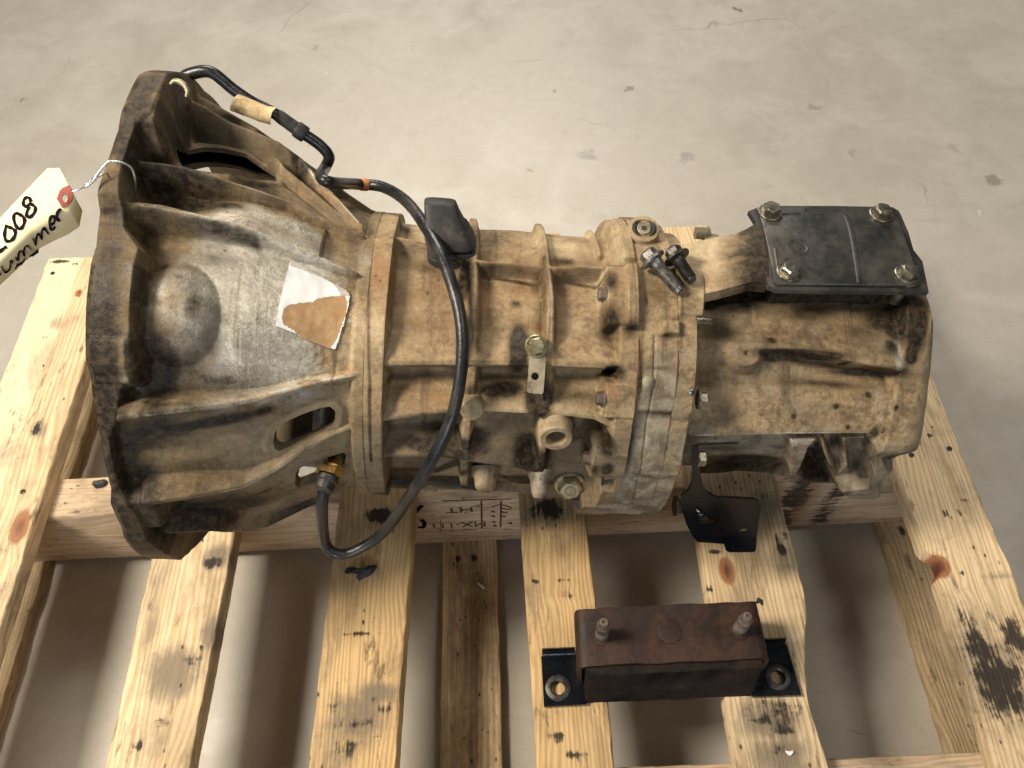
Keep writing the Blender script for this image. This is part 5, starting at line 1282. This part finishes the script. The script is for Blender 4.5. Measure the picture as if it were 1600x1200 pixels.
# thickness along the local profile normal
K = len(prof); N = len(ch.v) // 2
for idx in range(N):
    i = idx % K; a = np.array(prof[max(i - 1, 0)]); b_ = np.array(prof[min(i + 1, K - 1)]); t = (b_ - a) / np.linalg.norm(b_ - a)
    ch.v[N + idx] = ch.v[idx] - np.array([-t[1], 0, t[0]]) * .0046
ch.build('steel_channel', 'rusty_steel', mt, 40)['label'] = 'rusty brown channel with rounded shoulders'
for x, y in ((940, 993), (1155, 984)):
    b0 = at(x, y, .068); c_ = mp(b0[0], b0[1], .066)
    MB().lathe(c_, (.0, .02, 1), [(.0080, 0), (.0075, .001), (.0064, .0012), (.0064, .016), (.0058, .0165), (.0058, .0195), (.0064, .020)] + [(.0059 + .0006 * (k % 2), .0205 + .0012 * k) for k in range(10)] + [(.0050, .033), (.0047, .040), (.0039, .042), (.0018, .0422), (.0012, .040)], 18).build('stud', 'rust_edge', mt, 60)
    MB().lathe(c_ + np.array([0, 0, .0008]), (0, 0, 1), [(.0098, 0), (.0094, .0010), (.0070, .0012)], 24).build('stud_collar', 'rusty_steel', mt, 40)
p0 = at(1046, 986, .068); MB().lathe(mp(p0[0], p0[1], .0664), (0, 0, 1), [(.0125, 0), (.0120, .0016), (.009, .0022), (0, .0020)], 24).build('pressed_boss', 'rusty_steel', mt, 40)
# rubber flash at the back right corner
MB().tube([mp(.2205, -.197, .066), mp(.222, -.1955, .070), mp(.2235, -.197, .0705), mp(.225, -.2, .068)], [.0012, .0028, .0022, .001], 8).build('rubber_flash', 'black_rubber', mt, 60)

# ------------------------------------------------------------------ shipping tag wired to the rim
TR0 = LW(P(168, 268, .240)); dep0 = (TR0 - CAM_C) @ CAM_F
def tg(px, py, dd=0.0):
    c, d = ray(px, py); return c + d * (dep0 + .006 + dd)
tag_o = empty('shipping_tag', tg(104, 305), 'buff manila tag with black handwriting wired to the bell housing', 'tag')
TO = tg(104, 305)
TOP = [(92.5, 262.5), (74, 263), (60, 277.5), (45, 293.5), (30, 309), (15, 325), (0, 341), (-20, 362), (-45, 388)]
BOT = [(128.5, 329), (123.5, 354), (106, 366), (84, 376), (61, 388), (31, 416), (0, 445), (-30, 472), (-62, 500)]
def tagdd(u): return .016 * max(0, u - .55) ** 2 / .2 - .004 * math.sin(u * 3)
rows = []
NW = 14
for a, b_ in zip(TOP, BOT):
    rows.append([tg(a[0] + (b_[0] - a[0]) * k / NW, a[1] + (b_[1] - a[1]) * k / NW, tagdd(k / NW)) - TO for k in range(NW + 1)])
def rs_(L_, n): 
    L_ = np.array(L_, float); u = np.linspace(0, len(L_) - 1, n); return [(float(np.interp(a, range(len(L_)), L_[:, 0])), float(np.interp(a, range(len(L_)), L_[:, 1]))) for a in u]
NW = 44; TOPF, BOTF = rs_(TOP, 97), rs_(BOT, 97)
rows = []; ink_hole = []
for a, b_ in zip(TOPF, BOTF):
    rows.append([]); ink_hole.append([])
    for k in range(NW + 1):
        x, y = a[0] + (b_[0] - a[0]) * k / NW, a[1] + (b_[1] - a[1]) * k / NW
        rows[-1].append(tg(x, y, tagdd(k / NW)) - TO); ink_hole[-1].append(((x - 101) / 5.2) ** 2 + ((y - 309) / 7.6) ** 2 < 1)
card = sheet(rows, -CAM_F, .0004); K_ = NW + 1; NV = len(card.v) // 2
flat = [h_ for r_ in ink_hole for h_ in r_]
card.f = [f for f in card.f if not all(flat[i % NV] for i in f)]
card.build('manila_card', 'manila', tag_o, 70)
def ongrid(px, py, lift):
    # fraction across the tag from the nearest cross line
    best = None
    for a, b_ in zip(TOPF, BOTF):
        a = np.array(a); ab = np.array(b_) - a; u = np.clip(((np.array([px, py]) - a) @ ab) / (ab @ ab), 0, 1); d_ = np.linalg.norm(a + ab * u - [px, py])
        if best is None or d_ < best[0]: best = (d_, u)
    return tg(px, py, tagdd(best[1]) - lift) - TO
rp = [ongrid(x, y, .0009) for x, y in ((107, 289), (111.5, 294), (114.5, 304), (112, 314), (107, 320), (97, 324.5), (92, 316), (88.5, 311), (93, 298), (97, 294), (103, 291))]
hc = ongrid(101, 309, .0009)
MB().ringplate(rp, hc, ongrid(105.5, 309, .0009) - hc, ongrid(101, 302, .0009) - hc, -CAM_F, .0006).build('eyelet_patch', 'eyelet', tag_o, 40)
MB().prism([hc + (ongrid(105.5, 309, .0009) - hc) * math.cos(a) + (ongrid(101, 302, .0009) - hc) * math.sin(a) + CAM_F * .0005 for a in np.linspace(0, 6.28, 17)[:-1]], -CAM_F, .0002).build('eyelet_hole', 'tie_wire', tag_o, 40) if False else None
Zs = 6.314
STR = [[(305, 350), (288, 312), (258, 308), (235, 332), (228, 362), (240, 392), (268, 392), (290, 372), (322, 380), (346, 410), (340, 450), (308, 490), (278, 502), (260, 478), (268, 440), (290, 395)],
       [(178, 462), (148, 466), (134, 500), (144, 560), (170, 606), (196, 616), (222, 592), (240, 545), (232, 505), (205, 482), (172, 462)],
       [(66, 575), (50, 625), (44, 680), (54, 725), (84, 738), (118, 722), (146, 680), (148, 640), (125, 615), (92, 600), (66, 588)],
       [(-40, 868), (0, 838), (30, 812), (64, 790)],
       [(590, 420), (566, 458), (560, 500), (584, 545)], [(566, 470), (580, 436), (600, 418)],
       [(500, 572), (530, 556), (542, 516), (528, 490), (504, 500), (488, 545), (492, 605), (514, 624), (540, 590)],
       [(318, 712), (350, 775), (352, 715), (372, 664), (392, 690), (408, 722), (406, 660), (426, 610), (448, 632), (476, 672)],
       [(148, 900), (176, 926), (178, 868), (200, 832), (222, 858), (238, 882), (232, 826), (252, 784), (280, 800), (308, 834)],
       [(10, 985), (30, 1032), (62, 1040), (88, 1010), (98, 950), (108, 935), (122, 962)],
       [(-40, 1010), (-14, 1060), (12, 1062)],
       [(150, 1012), (172, 958)], [(204, 972), (242, 908)], [(160, 982), (215, 945)],
       [(288, 888), (330, 862), (318, 880), (352, 858), (372, 838), (350, 846)], [(330, 858), (362, 826), (380, 812)]]
mb = MB()
for k, sx in enumerate(STR):
    pts = spline([ongrid(x / Zs, 260 + y / Zs, .0006) for x, y in sx], 5); n = len(pts)
    wd = [.00235 * (1 + .18 * math.sin(i * .7 + k)) * (.72 if k >= 11 else 1) for i in range(n)]
    ribbon(mb, pts, wd, -CAM_F, .0001)
mb.build('handwriting', 'ink', tag_o, 60)
wl = [tg(103, 305, -.002), tg(112, 300, -.004), tg(124, 296, -.004), tg(133, 291, -.003)]
MB().tube([p - TO for p in spline(wl, 6)], .00055, 6).build('tie_wire', 'tie_wire', tag_o, 60)
tw = spline([tg(133, 291, -.003), tg(140, 286, -.003), tg(148, 279, -.003)], 14); a1 = []; a2 = []
for i, p in enumerate(tw):
    an = i * .9; o_ = CAM_U * math.cos(an) * .0012 + CAM_R * math.sin(an) * .0012; a1.append(p + o_ - TO); a2.append(p - o_ - TO)
MB().tube(a1, .00065, 6).tube(a2, .00065, 6).build('tie_wire', 'tie_wire', tag_o, 60)
lp = [(148, 279), (155, 269), (163, 259), (171, 252)]
MB().tube([p - TO for p in spline([tg(x, y, -.003) for x, y in lp] + [LW(P(178, 252, .2425)), LW(P(190, 254, .2405)), LW(P(200, 258, .2375)), LW(P(207, 266, .232)), LW(P(211, 279, .225)), LW(P(212, 290, .214)), LW(P(211, 299, .208))], 6)], .00085, 7).build('tie_wire', 'tie_wire', tag_o, 60)
MB().tube([p - TO for p in spline([tg(148, 279, -.003), tg(156, 275, -.002), tg(163, 272, .002), tg(168, 268, .01)], 6)], .0006, 6).build('tie_wire', 'tie_wire', tag_o, 60)

# ------------------------------------------------------------------ scraps on the boards
def lump(name, px, py, z, outline, h, mat, label, cat, sd):
    c = at(px, py, z); ob = [at(x, y, z) - c for x, y in outline]; m = MB(); n = len(ob)
    rings = []
    for f_, hh in ((1.0, .0003), (.86, .45), (.55, .9), (.2, 1.0)):
        rings.append([p * f_ * (1 + .12 * vnoise(i, f_, sd, 1.7)) + np.array([0, 0, (h * hh * (1 + .5 * vnoise(i, f_, sd + 2, 2.1))) if hh > .01 else .0006]) for i, p in enumerate(ob)])
    V = [p for r_ in rings for p in r_]; F = []
    for j in range(3):
        for i in range(n): i2 = (i + 1) % n; F.append((j * n + i, j * n + i2, (j + 1) * n + i2, (j + 1) * n + i))
    F.append(tuple(3 * n + i for i in range(n))); F.append(tuple(range(n - 1, -1, -1)))
    ar = np.cross(ob[1] - ob[0], ob[2] - ob[1])[2]
    tot = sum(np.cross(ob[i], ob[(i + 1) % n])[2] for i in range(n))
    if tot < 0: F = [f[::-1] for f in F]
    m.add(V, F); o = m.build(name, mat, None, 50); o.location = Vector(c); o['label'] = label; o['category'] = cat
    return o
lump('grease_lump', 565, 893, .0006, [(538, 893), (543, 887), (551, 886), (556, 890), (566, 887), (578, 884), (588, 882), (590, 886), (584, 895), (578, 901), (570, 903), (562, 908), (557, 903), (560, 898), (550, 896), (543, 897)], .006, 'grease', 'torn lump of black grease on the board under the hose loop', 'grease', 3)
lump('paper_chip', 750, 914, ZB + .0008, [(745, 911), (748, 910), (754, 914), (758, 919), (755, 921), (750, 917)], .004, 'chip_white', 'tiny white chip lying on the low board below the stamp', 'scrap', 5)
lump('grease_lump', 152, 757, -TD + .0006, [(144, 758), (148, 752), (156, 752), (164, 749), (170, 752), (166, 759), (158, 762), (150, 764)], .006, 'grease', 'black crumb on the stringer top beside the bell housing rim', 'grease', 7)
lump('wood_splinter', 1239, 1176, .0008, [(1226, 1173), (1232, 1176), (1238, 1172), (1239, 1176), (1235, 1181), (1230, 1179)], .002, 'chip_white', 'small grey flake on the lower end of the wavy board', 'scrap', 8)
